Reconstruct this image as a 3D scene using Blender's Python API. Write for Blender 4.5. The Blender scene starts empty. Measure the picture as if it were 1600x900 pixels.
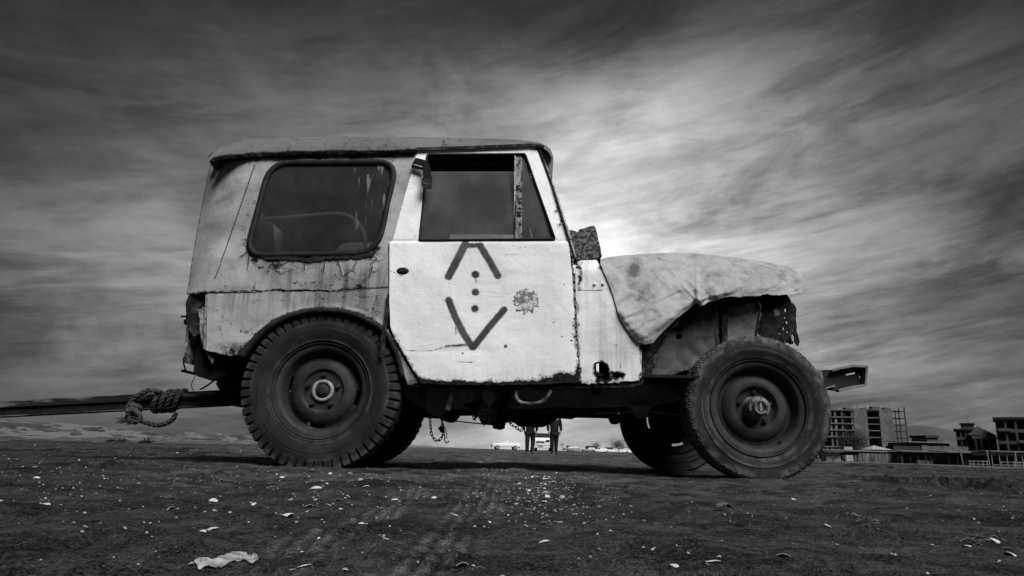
import bpy, bmesh, math, random
import numpy as np
from mathutils import Vector, Matrix

random.seed(7)
rng = np.random.default_rng(7)
S = bpy.context.scene
COL = S.collection

# ------------------------------------------------------------------ camera
F = 1067.0
PITCH = math.atan(252 / F)
ROLL = math.atan(0.025)
CAMH = 0.12
cp, sp = math.cos(PITCH), math.sin(PITCH)
cr, sr = math.cos(ROLL), math.sin(ROLL)
cam = bpy.data.objects.new('camera', bpy.data.cameras.new('camera'))
COL.objects.link(cam)
cam.data.lens = 36 * F / 1600
cam.data.sensor_width = 36
cam.data.clip_start = 0.02
cam.data.clip_end = 20000
ax = Vector((cr, -sr * sp, sr * cp)); ay = Vector((-sr, -cr * sp, cr * cp)); az = Vector((0, -cp, -sp))
M = Matrix(((ax.x, ay.x, az.x, 0), (ax.y, ay.y, az.y, 0), (ax.z, ay.z, az.z, CAMH), (0, 0, 0, 1)))
cam.matrix_world = M
S.camera = cam

# ------------------------------------------------------------------ node expression helper
class X:
    def __init__(s, nt, k): s.nt = nt; s.k = k
    def _m(s, op, *a, clamp=False):
        n = s.nt.nodes.new('ShaderNodeMath'); n.operation = op; n.use_clamp = clamp
        for i, v in enumerate((s,) + a):
            if isinstance(v, X): s.nt.links.new(v.k, n.inputs[i])
            else: n.inputs[i].default_value = v
        return X(s.nt, n.outputs[0])
    def __add__(s, o): return s._m('ADD', o)
    __radd__ = __add__
    def __mul__(s, o): return s._m('MULTIPLY', o)
    __rmul__ = __mul__
    def __sub__(s, o): return s._m('SUBTRACT', o)
    def __rsub__(s, o): return (s * -1.0) + o
    def __truediv__(s, o): return s._m('DIVIDE', o)
    def mx(s, o): return s._m('MAXIMUM', o)
    def mn(s, o): return s._m('MINIMUM', o)
    def ab(s): return s._m('ABSOLUTE')
    def pw(s, o): return s._m('POWER', o)
    def ex(s): return s._m('EXPONENT')
    def cl(s): return s._m('ADD', 0.0, clamp=True)
    def ss(s, a, b, lo=0.0, hi=1.0):
        n = s.nt.nodes.new('ShaderNodeMapRange'); n.interpolation_type = 'SMOOTHSTEP'
        s.nt.links.new(s.k, n.inputs[0])
        n.inputs[1].default_value = a; n.inputs[2].default_value = b
        n.inputs[3].default_value = lo; n.inputs[4].default_value = hi
        if a > b:
            n.inputs[1].default_value = b; n.inputs[2].default_value = a
            n.inputs[3].default_value = hi; n.inputs[4].default_value = lo
        return X(s.nt, n.outputs[0])
def lerp(a, b, t): return a * (1.0 - t) + b * t if isinstance(t, X) and not (isinstance(a, X)) else a + (b - a) * t
def gauss(x, c, w):
    d = (x - c) * (1.0 / w)
    return (d * d * -1.0).ex()
class NT:
    def __init__(s, nt): s.nt = nt
    def coord(s, which='Object'):
        n = s.nt.nodes.new('ShaderNodeTexCoord'); return n.outputs[which]
    def mapv(s, v, scale=(1, 1, 1), loc=(0, 0, 0), rot=(0, 0, 0)):
        n = s.nt.nodes.new('ShaderNodeMapping'); s.nt.links.new(v, n.inputs[0])
        n.inputs['Scale'].default_value = scale; n.inputs['Location'].default_value = loc; n.inputs['Rotation'].default_value = rot
        return n.outputs[0]
    def noise(s, v, scale, detail=6, rough=.55, dist=0.0):
        n = s.nt.nodes.new('ShaderNodeTexNoise'); s.nt.links.new(v, n.inputs['Vector'])
        n.inputs['Scale'].default_value = scale; n.inputs['Detail'].default_value = detail
        n.inputs['Roughness'].default_value = rough; n.inputs['Distortion'].default_value = dist
        return X(s.nt, n.outputs[0])
    def voro(s, v, scale, feature='DISTANCE_TO_EDGE'):
        n = s.nt.nodes.new('ShaderNodeTexVoronoi'); n.feature = feature; s.nt.links.new(v, n.inputs['Vector'])
        n.inputs['Scale'].default_value = scale
        return X(s.nt, n.outputs['Distance'])
    def attr(s, name):
        n = s.nt.nodes.new('ShaderNodeAttribute'); n.attribute_name = name; return X(s.nt, n.outputs['Fac'])
    def sep(s, v):
        n = s.nt.nodes.new('ShaderNodeSeparateXYZ'); s.nt.links.new(v, n.inputs[0]); return [X(s.nt, o) for o in n.outputs]
    def comb(s, a, b, c):
        n = s.nt.nodes.new('ShaderNodeCombineXYZ')
        for i, v in enumerate((a, b, c)):
            if isinstance(v, X): s.nt.links.new(v.k, n.inputs[i])
            else: n.inputs[i].default_value = v
        return n.outputs[0]
    def bump(s, h, strength=.5, dist=.01):
        n = s.nt.nodes.new('ShaderNodeBump'); s.nt.links.new(h.k, n.inputs['Height'])
        n.inputs['Strength'].default_value = strength; n.inputs['Distance'].default_value = dist
        return n.outputs[0]

# ------------------------------------------------------------------ world: grey cloudy sky
W = bpy.data.worlds.new('World'); S.world = W; W.use_nodes = True
wt = W.node_tree; wt.nodes.clear(); wn = NT(wt)
SUN_EL, SUN_AZ = math.radians(50), math.radians(148)      # behind the camera, to its right
sky = wt.nodes.new('ShaderNodeTexSky'); sky.sky_type = 'NISHITA'; sky.sun_disc = False
sky.sun_elevation = SUN_EL; sky.sun_rotation = SUN_AZ
bwn = wt.nodes.new('ShaderNodeRGBToBW'); wt.links.new(sky.outputs[0], bwn.inputs[0])
nish = X(wt, bwn.outputs[0])
dv = wn.coord('Generated')
dx, dy, dz = wn.sep(dv)
dzc = dz.mx(0.0) + 0.26
azm = dx._m('ARCTAN2', dy)            # azimuth from +Y, radians
el = dz._m('ARCSINE')
pv = wn.comb(dx / dzc, dy / dzc, 0.0)
n1 = wn.noise(wn.mapv(pv, scale=(1.0, .85, 1), rot=(0, 0, math.radians(38)), loc=(4.6, 1.2, 0)), 1.2, 10, .60, .35)
n2 = wn.noise(wn.mapv(pv, scale=(1.2, .7, 1), rot=(0, 0, math.radians(52)), loc=(7.3, 1.7, 0)), 3.6, 10, .62, .5)
lv_ = wn.comb(azm * 1.0 + el * .5, el * 3.4 - azm * .55, 1.3)     # long low layers, slanting a little
n3 = wn.noise(lv_, 3.6, 9, .60, .5)
n4 = wn.noise(wn.mapv(lv_, scale=(1, 2.4, 1)), 7.5, 7, .62, .4)
# broad luminous cloud deck ahead and to the right, thinning toward the zenith
deck = gauss(azm, .20, .46) * gauss(el, .29, .22)
wide = gauss(azm, .05, 1.1) * gauss(el, .20, .30)
glow = gauss(azm, .06, .24) * gauss(el, 0.0, .20)
slant = (el - azm * .16 - .45)                                       # bright diagonal bank high on the right
top = gauss(azm, .24, .24) * gauss(slant, .0, .065)
darkr = gauss(azm, .62, .17) * gauss(el, .378, .035) * .6 + gauss(azm, .69, .13) * gauss(el, .305, .050) * 1.0 + gauss(azm, .12, .25) * gauss(el, .60, .06) * .7 + gauss(azm, .64, .2) * gauss(el, .58, .08) * .4
low = el.ss(.40, .12)
n5 = wn.noise(wn.mapv(lv_, scale=(1.2, 2.0, 1), loc=(3, 8, 0)), 16.0, 6, .62, .3)
c = n1.ss(.32, .68) * .40 + n2.ss(.36, .66) * .11 + n3.ss(.38, .64) * (.32 + low * .12) + n4.ss(.38, .64) * (.07 + low * .10) + n5.ss(.38, .64) * .05 + .06 - low * .06
lum = (c * .80 + .04) * (deck * .80 + wide * .34 + .055)
lum = lum + deck * .07 + glow * .22 * (.7 + c * .5) + top * (c * .15 + .03) + gauss(azm, -.55, .22) * gauss(el, .20, .12) * (c * .24 + .01)
lum = lum * (1.0 - (darkr * (1.25 - c * .6)).cl() * .74)
lum = lum * (gauss(azm, .06, .57) * .78 + .22) * 1.12
lum = lum * el.ss(.44, .66, 1.0, .42)
lum = lum + nish * .003 + .008
crgb = wn.comb(lum, lum, lum)
bg = wt.nodes.new('ShaderNodeBackground'); wt.links.new(crgb, bg.inputs[0]); bg.inputs[1].default_value = 1.0
wo = wt.nodes.new('ShaderNodeOutputWorld'); wt.links.new(bg.outputs[0], wo.inputs[0])
W.cycles.sampling_method = 'MANUAL'; W.cycles.sample_map_resolution = 512

# ------------------------------------------------------------------ sun and exposure
sl = bpy.data.lights.new('sun', 'SUN'); sl.energy = 4.7; sl.angle = math.radians(38); sl.color = (1, 1, 1)
so = bpy.data.objects.new('sun', sl); COL.objects.link(so)
to_sun = Vector((math.sin(SUN_AZ) * math.cos(SUN_EL), math.cos(SUN_AZ) * math.cos(SUN_EL), math.sin(SUN_EL)))
so.rotation_euler = to_sun.to_track_quat('Z', 'Y').to_euler(); so.location = (0, -5, 12)
S.view_settings.view_transform = 'Standard'; S.view_settings.look = 'None'
S.view_settings.exposure = 0; S.view_settings.gamma = 1
S.cycles.max_bounces = 8; S.cycles.transparent_max_bounces = 12

# ------------------------------------------------------------------ materials
def mat(name, lo, hi=None, rough=.8, scale=4.0, bump=.3, bscale=30.0, bdist=.004, metal=0.0, stretch=(1, 1, 1), spec=.13, detail=8, contrast=(.3, .7)):
    m = bpy.data.materials.new(name); m.use_nodes = True; nt = m.node_tree; n = NT(nt)
    b = nt.nodes['Principled BSDF']; co = n.mapv(n.coord('Object'), scale=stretch)
    hi = lo if hi is None else hi
    v = lo + n.noise(co, scale, detail, .62, .3).ss(*contrast) * (hi - lo)
    nt.links.new(n.comb(v, v, v), b.inputs['Base Color'])
    b.inputs['Roughness'].default_value = rough; b.inputs['Metallic'].default_value = metal
    b.inputs['Specular IOR Level'].default_value = spec
    if bump: nt.links.new(n.bump(n.noise(co, bscale, 8, .65), bump, bdist), b.inputs['Normal'])
    return m

def paint_mat(name, base, dirt=.12, rough=.5, cscale=9.0, rustlo=.006, rusthi=.032):
    """flaking paint: attributes rust / crack / streak / spray / line steer where it wears"""
    m = bpy.data.materials.new(name); m.use_nodes = True; nt = m.node_tree; n = NT(nt)
    b = nt.nodes['Principled BSDF']; co = n.coord('Object')
    rust, crack, streak, spray, line = [n.attr(k) for k in ('rust', 'crack', 'streak', 'spray', 'line')]
    nf = n.noise(co, 34, 9, .7, .2); nm = n.noise(co, 7, 8, .62, .4); nb = n.noise(co, 1.7, 5, .55, .3)
    vs = n.noise(n.mapv(co, scale=(38, 38, 1.4)), 1.0, 5, .6, .1)
    cloudy = base * (1.0 - nb.ss(.38, .66) * dirt) * (1.0 - nm.ss(.45, .8) * dirt * .8)
    specks = n.noise(co, 95, 3, .5).ss(.70, .75) * nm.ss(.42, .58)
    grm = n.noise(n.mapv(co, scale=(1.3, 1.3, 3.2)), 2.6, 7, .66, .8).ss(.46, .72)
    v = cloudy * (1.0 - grm * dirt * .6) * (1.0 - specks * .42)
    # faint rubbed scratches, mostly level
    scr = n.noise(n.mapv(co, scale=(2.2, 2.2, 62)), 1.0, 4, .5, .5).ss(.70, .76) * nm.ss(.46, .62)
    v = v * (1.0 - scr * .30)
    v = v * (1.0 - (vs.ss(.44, .66) * streak).cl() * .62)
    dis = n.mapv(co)
    dn = nt.nodes.new('ShaderNodeVectorMath'); dn.operation = 'ADD'
    sc = nt.nodes.new('ShaderNodeVectorMath'); sc.operation = 'SCALE'
    nn = nt.nodes.new('ShaderNodeTexNoise'); nn.inputs['Scale'].default_value = 14; nt.links.new(co, nn.inputs['Vector'])
    nt.links.new(nn.outputs['Color'], sc.inputs[0]); sc.inputs['Scale'].default_value = .09
    nt.links.new(dis, dn.inputs[0]); nt.links.new(sc.outputs[0], dn.inputs[1])
    cd = n.voro(dn.outputs[0], cscale)
    keep = (crack + nm * .8 - .4).ss(.42, .62)
    ck = cd.ss(.030, .008) * keep
    halo = cd.ss(.11, .02) * keep
    v = v * (1.0 - halo * .15) * (1.0 - ck * .88)
    nh = n.noise(co, 110, 4, .6)
    peel = (rust + (nf - .5) * 1.25 + (nm - .5) * .9 + (nh - .5) * .35)
    rv = rustlo + n.noise(co, 26, 8, .75).ss(.35, .75) * (rusthi - rustlo)
    primer = peel.ss(.30, .36)
    bare = peel.ss(.45, .50)
    v = v * (1.0 - primer * .38)
    v = v * (1.0 - bare) + rv * bare
    ln = (line + (nf - .5) * 1.6).ss(1.5, .5)
    v = v * (1.0 - ln * .86)
    spn = (spray + (n.noise(co, 60, 4, .6) - .5) * 2.2)
    sm = spn.ss(1.6, -1.8)
    mist = spray.ss(9.0, 0.0) * n.noise(co, 260, 2, .5).ss(.52, .70) * .35
    v = v * (1.0 - (sm + mist).cl()) + (.022 + nm.ss(.3, .7) * .05 + nf.ss(.4, .7) * .02) * (sm + mist).cl()
    v = v.mx(.006)
    nt.links.new(n.comb(v, v, v), b.inputs['Base Color'])
    r = rough + bare * .35 + nm.ss(.4, .8) * .15
    nt.links.new(r.cl().k, b.inputs['Roughness'])
    nt.links.new((.30 - bare * .22).k, b.inputs['Specular IOR Level'])
    hgt = nb * .9 + nm * .16 - bare * .22 * (1.0 + nf) - ck * .16 + halo * .12 + nf * .02 - primer * .06
    nt.links.new(n.bump(hgt, .9, .03), b.inputs['Normal'])
    PAINTS.append(m)
    return m

def glass_mat(name, dust=.28, tint=.66):
    m = bpy.data.materials.new(name); m.use_nodes = True; nt = m.node_tree; n = NT(nt); nt.nodes.clear()
    out = nt.nodes.new('ShaderNodeOutputMaterial'); co = n.coord('Object')
    tr = nt.nodes.new('ShaderNodeBsdfTransparent'); tr.inputs[0].default_value = (tint, tint, tint, 1)
    gl = nt.nodes.new('ShaderNodeBsdfGlossy'); gl.inputs['Roughness'].default_value = .06; gl.inputs[0].default_value = (.7, .7, .7, 1)
    df = nt.nodes.new('ShaderNodeBsdfDiffuse'); df.inputs[0].default_value = (.15, .15, .15, 1)
    fr = nt.nodes.new('ShaderNodeFresnel'); fr.inputs[0].default_value = 1.45
    m1 = nt.nodes.new('ShaderNodeMixShader'); nt.links.new(fr.outputs[0], m1.inputs[0]); nt.links.new(tr.outputs[0], m1.inputs[1]); nt.links.new(gl.outputs[0], m1.inputs[2])
    streak = n.attr('streak')
    drip = n.noise(n.mapv(co, scale=(60, 60, .8)), 1.0, 0, .5).ss(.64, .70) * streak
    blot = n.noise(co, 5, 7, .6).ss(.35, .8)
    smear = n.noise(n.mapv(co, scale=(18, 18, 3)), 1.0, 6, .7).ss(.66, .78)
    fac = (dust * (.7 + blot * .7) + smear * .08 + drip * .35).cl()
    m2 = nt.nodes.new('ShaderNodeMixShader'); nt.links.new(fac.k, m2.inputs[0]); nt.links.new(m1.outputs[0], m2.inputs[1]); nt.links.new(df.outputs[0], m2.inputs[2])
    d2 = nt.nodes.new('ShaderNodeBsdfDiffuse'); d2.inputs[0].default_value = (.5, .5, .5, 1)
    m3 = nt.nodes.new('ShaderNodeMixShader'); nt.links.new((drip * .15).k, m3.inputs[0]); nt.links.new(m2.outputs[0], m3.inputs[1]); nt.links.new(d2.outputs[0], m3.inputs[2])
    nt.links.new(m3.outputs[0], out.inputs[0])
    return m

MT = {}; PAINTS = []
MT['door'] = paint_mat('door_paint', .84, .14)
MT['quarter'] = paint_mat('quarter_paint', .37, .45, .55, 8)
MT['quarter2'] = paint_mat('lower_quarter_paint', .38, .42, .55, 7)
MT['cowl'] = paint_mat('cowl_paint', .80, .24)
MT['roof'] = paint_mat('roof_paint', .15, .3, .6)
MT['fender'] = paint_mat('inner_fender_paint', .25, .95, .6, 6)
MT['rust'] = mat('rusted_steel', .012, .07, .9, 22, .9, 45, .01, contrast=(.45, .75))
MT['dark'] = mat('dark_steel', .010, .028, .75, 9, .6, 40, .005)
MT['under'] = mat('underbody_grime', .006, .016, .9, 9, .6, 40, .005)
MT['frame'] = mat('chassis_paint', .09, .22, .7, 5, .5, 30, .004)
MT['strapmetal'] = mat('worn_step_metal', .02, .17, .5, 22, .6, 60, .004, contrast=(.35, .65))
MT['rubber'] = mat('seal_rubber', .010, .022, .6, 20, .4, 60, .002)
MT['lugtyre'] = mat('lug_tyre_rubber', .012, .034, .75, 6, .5, 60, .003, contrast=(.35, .75))
MT['roadtyre'] = mat('road_tyre_rubber', .018, .058, .8, 7, .5, 60, .003, contrast=(.4, .72))
def tyre_mat(name, lo, hi, r0, dust):
    m = mat(name, lo, hi, .78, 7, .55, 60, .003, contrast=(.35, .75)); nt = m.node_tree; n = NT(nt); b = nt.nodes['Principled BSDF']
    co = n.coord('Object'); x, y, z = n.sep(co); r = (x * x + z * z).pw(.5)
    v = lo + n.noise(co, 7, 8, .62, .3).ss(.35, .75) * (hi - lo)
    worn = r.ss(r0 - .02, r0 + .015) * n.noise(co, 16, 7, .7).ss(.38, .66) + gauss(r, .262, .010) * n.noise(co, 9, 6, .65).ss(.42, .62) * .6 + gauss(r, r0 - .035, .006) * n.noise(co, 12, 6, .65).ss(.45, .6) * .5
    streaks = n.noise(n.comb(r * 60.0, z._m('ARCTAN2', x) * 2.0, y), 1.0, 4, .5).ss(.45, .75) * .3
    v = v + (worn + streaks * .4) * dust
    nt.links.new(n.comb(v, v, v), b.inputs['Base Color']); return m
MT['rim'] = mat('rim_steel', .020, .045, .55, 9, .4, 50, .002, contrast=(.35, .75))
MT['hubring'] = mat('hub_ring_metal', .12, .34, .45, 40, .4, 90, .002)
MT['hubcap'] = mat('locking_hub_metal', .04, .20, .45, 26, .5, 70, .003)
MT['lugtyre'] = tyre_mat('lug_tyre_rubber', .010, .026, .385, .050)
MT['roadtyre'] = tyre_mat('road_tyre_rubber', .012, .030, .330, .085)
MT['glass'] = glass_mat('dusty_glass', .16)
MT['doorglass'] = glass_mat('dusty_door_glass', .40)
MT['bright'] = mat('scraped_edge_metal', .2, .55, .5, 60, .5, 90, .003, contrast=(.42, .6))
MT['liner'] = mat('cabin_liner', .05, .07, .9, 3, .1)
MT['cabin'] = mat('cabin_dark', .03, .05, .9, 3, .1)
MT['railw'] = mat('pale_rail_tube', .75, .85, .5, 5, .1)
MT['strap'] = mat('webbing_strap', .005, .010, .8, 60, .6, 200, .002)
MT['strapline'] = mat('strap_stripe', .5, .6, .8, 60, .3, 200, .002)
MT['block'] = mat('speckled_block', .02, .17, .95, 55, .9, 90, .006, contrast=(.4, .62))
MT['beam'] = mat('flaking_beam_paint', .014, .10, .8, 9, .8, 40, .006, stretch=(.35, 1, 2.5), contrast=(.5, .60))
MT['beamdark'] = mat('beam_steel', .008, .02, .8, 9, .7, 40, .006)
MT['rope'] = mat('hemp_rope', .035, .11, .95, 30, .9, 120, .004)
MT['chain'] = mat('chain_steel', .006, .02, .7, 20, .3)
MT['shell'] = mat('shell_white', .30, .62, .6, 60, .5, 220, .001)
MT['shellgrey'] = mat('shell_grey', .12, .40, .7, 80, .5, 220, .001)
MT['clod'] = mat('dark_clod', .010, .035, .95, 60, .9, 140, .004)
MT['stick'] = mat('drift_scrap', .02, .12, .95, 60, .9, 120, .004)
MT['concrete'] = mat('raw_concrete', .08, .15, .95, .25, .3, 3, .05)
MT['darkwall'] = mat('dark_render', .06, .10, .95, .3, .2, 3, .05)  # darker tone of wall render
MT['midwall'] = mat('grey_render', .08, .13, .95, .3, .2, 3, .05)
MT['roofdark'] = mat('dark_roofing', .03, .05, .9, .5, .2, 3, .05)
MT['pale'] = mat('pale_sheet', .13, .24, .8, .5, .2, 3, .05)
MT['whitewall'] = mat('white_render', .22, .34, .8, .5, .2, 3, .05)
MT['corr'] = mat('corrugated_fence', .05, .17, .8, 1.2, .2, 3, .05, stretch=(1, 1, .1))
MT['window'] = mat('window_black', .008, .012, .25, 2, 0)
MT['leaf'] = mat('leaf_grey', .02, .05, .8, 1.5, .1)
MT['bark'] = mat('bark_grey', .02, .035, .95, 3, .4, 20, .02)
MT['carwhite'] = mat('white_car_paint', .72, .8, .3, 2, 0, spec=.5)
MT['cargrey'] = mat('grey_car_paint', .2, .3, .35, 2, 0, spec=.5)
MT['carglass'] = mat('car_glass', .02, .03, .1, 2, 0, spec=.6)
MT['tyrefar'] = mat('far_tyre', .015, .02, .8, 2, 0)
MT['cloth_dark'] = mat('dark_cloth', .010, .018, .95, 9, .4, 50, .01)
MT['denim'] = mat('dark_denim', .008, .016, .95, 9, .4, 50, .01)
MT['skin'] = mat('skin', .22, .28, .6, 9, .1)
MT['hair'] = mat('hair', .01, .015, .7, 30, .2)
MT['hill'] = mat('hazy_hill_scrub', .07, .10, 1.0, .01, 0)  # paler than near scrub: distance haze is put into the colour

# ------------------------------------------------------------------ object helpers
def mesh_obj(name, me, material, parent=None, smooth=False, angle=None):
    o = bpy.data.objects.new(name, me); COL.objects.link(o)
    if material in PAINTS and 'line' not in me.attributes:
        for k, d in (('rust', .36), ('crack', .1), ('streak', .4), ('spray', 99.), ('line', 99.)):
            at_ = me.attributes.new(k, 'FLOAT', 'POINT'); at_.data.foreach_set('value', np.full(len(me.vertices), d, dtype=np.float32))
    if material is not None and not me.materials: me.materials.append(material)
    if smooth: me.shade_smooth()
    if angle is not None:
        me.shade_smooth()
        try: me.set_sharp_from_angle(angle=math.radians(angle))
        except Exception: pass
    if parent is not None:
        o.parent = parent
    return o
def root_loc(p):
    v = Vector((0, 0, 0))
    while p is not None: v += p.location; p = p.parent
    return v
def bm_obj(name, bm, material, parent=None, smooth=False, angle=None, recalc=True):
    if recalc: bmesh.ops.recalc_face_normals(bm, faces=bm.faces)
    off = root_loc(parent)
    if off.length: bmesh.ops.translate(bm, vec=-off, verts=bm.verts)
    me = bpy.data.meshes.new(name); bm.to_mesh(me); bm.free()
    return mesh_obj(name, me, material, parent, smooth, angle)
def empty(name, loc, label, cat, group=None, rz=0):
    o = bpy.data.objects.new(name, None); COL.objects.link(o); o.location = loc; o.rotation_euler.z = rz
    o.empty_display_size = .1
    return tag(o, label, cat, group)
def tag(o, label=None, cat=None, group=None, kind=None):
    if label: o['label'] = label
    if cat: o['category'] = cat
    if group: o['group'] = group
    if kind: o['kind'] = kind
    return o
def rays(u, v):
    x = np.asarray(u, float) - 800; y = 450 - np.asarray(v, float)
    x2 = x * cr - y * sr; y2 = x * sr + y * cr
    return x2, F * cp - y2 * sp, F * sp + y2 * cp
def at(u, v, Y):
    """a point of the vertical plane at distance Y, given in the drawing's units"""
    a, b, c_ = rays(u, v); t = Y / b
    return Vector((float(a * t), float(Y), float(CAMH + c_ * t)))
SIDE = 3.5; BELT = .93; TUM = .13; YC = 4.3
def side_pts(u, v, off=0.0):
    a, b, c_ = rays(u, v); t = (SIDE + off) / b
    for _ in range(6):
        e = np.maximum(CAMH + c_ * t - BELT, 0); t = (SIDE + off + TUM * e * e) / b
    return np.stack([a * t, b * t, CAMH + c_ * t], -1)
def sd(u, v, off=0.0): return Vector(side_pts(u, v, off).tolist())

def seg_dist(u, v, pts):
    d = np.full(u.shape, 1e9)
    for (x0, y0), (x1, y1) in zip(pts[:-1], pts[1:]):
        L = (x1 - x0) ** 2 + (y1 - y0) ** 2 + 1e-9
        t = np.clip(((u - x0) * (x1 - x0) + (v - y0) * (y1 - y0)) / L, 0, 1)
        d = np.minimum(d, np.hypot(u - x0 - t * (x1 - x0), v - y0 - t * (y1 - y0)))
    return d
def G2(u, v, cx, cy, wx, wy): return np.exp(-((u - cx) / wx) ** 2 - ((v - cy) / wy) ** 2)

def jag(pts, amp=1.5, seg=5, closed=False, seed=1):
    r = random.Random(seed); out = []
    n = len(pts); rngi = range(n if closed else n - 1)
    for i in rngi:
        x0, y0 = pts[i]; x1, y1 = pts[(i + 1) % n]; L = math.hypot(x1 - x0, y1 - y0); k = max(1, int(L / seg))
        for j in range(k):
            t = j / k; a = amp if j else amp * .3
            out.append((x0 + (x1 - x0) * t + r.uniform(-a, a), y0 + (y1 - y0) * t + r.uniform(-a, a)))
    if not closed: out.append(pts[-1])
    return out
def rounded(pts, rad, n=6):
    out = []; N = len(pts)
    for i in range(N):
        p = Vector(pts[i]); a = Vector(pts[i - 1]); b = Vector(pts[(i + 1) % N]); r = rad[i] if isinstance(rad, (list, tuple)) else rad
        da = (a - p); db = (b - p); r = min(r, da.length * .49, db.length * .49)
        s = p + da.normalized() * r; e = p + db.normalized() * r
        for k in range(n + 1):
            t = k / n; q = s * (1 - t) ** 2 + p * 2 * t * (1 - t) + e * t * t; out.append((q.x, q.y))
    return out

def fill2d(outer, holes):
    bm = bmesh.new()
    for loop in [outer] + list(holes):
        vs = [bm.verts.new((x, -y, 0)) for x, y in loop]
        for i in range(len(vs)):
            if (vs[i].co - vs[i - 1].co).length > 1e-5: bm.edges.new((vs[i - 1], vs[i]))
    bmesh.ops.triangle_fill(bm, use_beauty=True, use_dissolve=False, edges=bm.edges[:])
    for f in bm.faces:
        f.normal_update()
        if f.normal.z < 0: f.normal_flip()
    return bm
def cut(bm, step):
    xs = [v.co.x for v in bm.verts]; ys = [v.co.y for v in bm.verts]
    def rec(faces, ax, lo, hi):
        if hi - lo < 1: return
        mid = (lo + hi) // 2
        es = {e for f in faces for e in f.edges}; vs = {v for f in faces for v in f.verts}
        co = Vector((mid * step, 0, 0)) if ax == 0 else Vector((0, mid * step, 0)); no = Vector((1, 0, 0)) if ax == 0 else Vector((0, 1, 0))
        r = bmesh.ops.bisect_plane(bm, geom=list(vs) + list(es) + list(faces), dist=1e-4, plane_co=co, plane_no=no)
        fs = [f for f in r['geom'] if isinstance(f, bmesh.types.BMFace)]
        if not fs: return
        A = []; B = []
        for f in fs:
            m = f.calc_center_median()[ax]
            (A if m < mid * step else B).append(f)
        rec(A, ax, lo, mid); rec(B, ax, mid + 1, hi)
    rec(bm.faces[:], 0, math.floor(min(xs) / step) + 1, math.ceil(max(xs) / step))
    rec(bm.faces[:], 1, math.floor(min(ys) / step) + 1, math.ceil(max(ys) / step))

def panel(name, outer, holes, material, parent, step=5, off=0.0, thick=.004, fields=None, disp=None, far=True, bulge=None):
    bm = fill2d(outer, holes)
    if step: cut(bm, step)
    n = len(bm.verts); bm.verts.index_update()
    uv = np.array([v.co[:2] for v in bm.verts]); u = uv[:, 0]; v = -uv[:, 1]
    o = off(u, v) if callable(off) else np.full(n, float(off))
    P = side_pts(u, v, o)
    P -= np.array(root_loc(parent)[:])
    for i, vv in enumerate(bm.verts): vv.co = P[i]
    me = bpy.data.meshes.new(name); bm.to_mesh(me); bm.free()
    base = {'rust': 0.0, 'crack': 0.0, 'streak': 0.0, 'spray': 99.0, 'line': 99.0}
    for k, d in base.items():
        at_ = me.attributes.new(k, 'FLOAT', 'POINT')
        val = fields[k](u, v) if fields and k in fields else np.full(n, d)
        at_.data.foreach_set('value', np.ascontiguousarray(val, dtype=np.float32))
    ob = mesh_obj(name, me, material, parent, smooth=True)
    if thick:
        md = ob.modifiers.new('thickness', 'SOLIDIFY'); md.thickness = thick; md.offset = -1
    if far: mirror(ob)
    return ob
def mirror(ob):
    """the same part on the jeep's far side"""
    c_ = ob.copy(); COL.objects.link(c_); c_.parent = ob.parent; c_.scale.y = -1 * ob.scale.y; c_.location.y = -ob.location.y
    return c_
def plate(name, pts, Y, T, material, parent=None, bevel=.003, far=False, smooth=False, holes=()):
    """outline at distance Y, with real thickness T going away from it"""
    bm = fill2d(pts, holes)
    for v in bm.verts:
        v.co = at(v.co.x, -v.co.y, Y)
    r = bmesh.ops.extrude_face_region(bm, geom=bm.faces[:])
    bmesh.ops.translate(bm, vec=(0, T, 0), verts=[g for g in r['geom'] if isinstance(g, bmesh.types.BMVert)])
    o = bm_obj(name, bm, material, parent)
    if bevel:
        md = o.modifiers.new('bevel', 'BEVEL'); md.width = bevel; md.segments = 1; md.limit_method = 'ANGLE'; md.angle_limit = math.radians(40)
    if far: mirror(o)
    return o
def box(bm, a, b):
    x0, y0, z0 = a; x1, y1, z1 = b
    m = Matrix.Translation(((x0 + x1) / 2, (y0 + y1) / 2, (z0 + z1) / 2)) @ Matrix.Diagonal((abs(x1 - x0), abs(y1 - y0), abs(z1 - z0), 1))
    bmesh.ops.create_cube(bm, size=1, matrix=m)
def tube(bm, pts, r, n=8, cap=True):
    P = [Vector(p) for p in pts]; R = r if isinstance(r, (list, tuple)) else [r] * len(P)
    t0 = (P[1] - P[0]).normalized(); up = Vector((0, 0, 1)) if abs(t0.z) < .9 else Vector((1, 0, 0))
    nrm = t0.cross(up).normalized(); rings = []
    for i, p in enumerate(P):
        t = (P[min(i + 1, len(P) - 1)] - P[max(i - 1, 0)]).normalized()
        nrm = (nrm - t * nrm.dot(t)).normalized(); bn = t.cross(nrm)
        rings.append([bm.verts.new(p + (nrm * math.cos(2 * math.pi * k / n) + bn * math.sin(2 * math.pi * k / n)) * R[i]) for k in range(n)])
    for a, b in zip(rings[:-1], rings[1:]):
        for k in range(n): bm.faces.new((a[k], a[(k + 1) % n], b[(k + 1) % n], b[k]))
    if cap: bm.faces.new(rings[0][::-1]); bm.faces.new(rings[-1])
def tube_obj(name, pts, r, material, parent=None, n=8):
    bm = bmesh.new(); tube(bm, pts, r, n); return bm_obj(name, bm, material, parent, angle=40)
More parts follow.
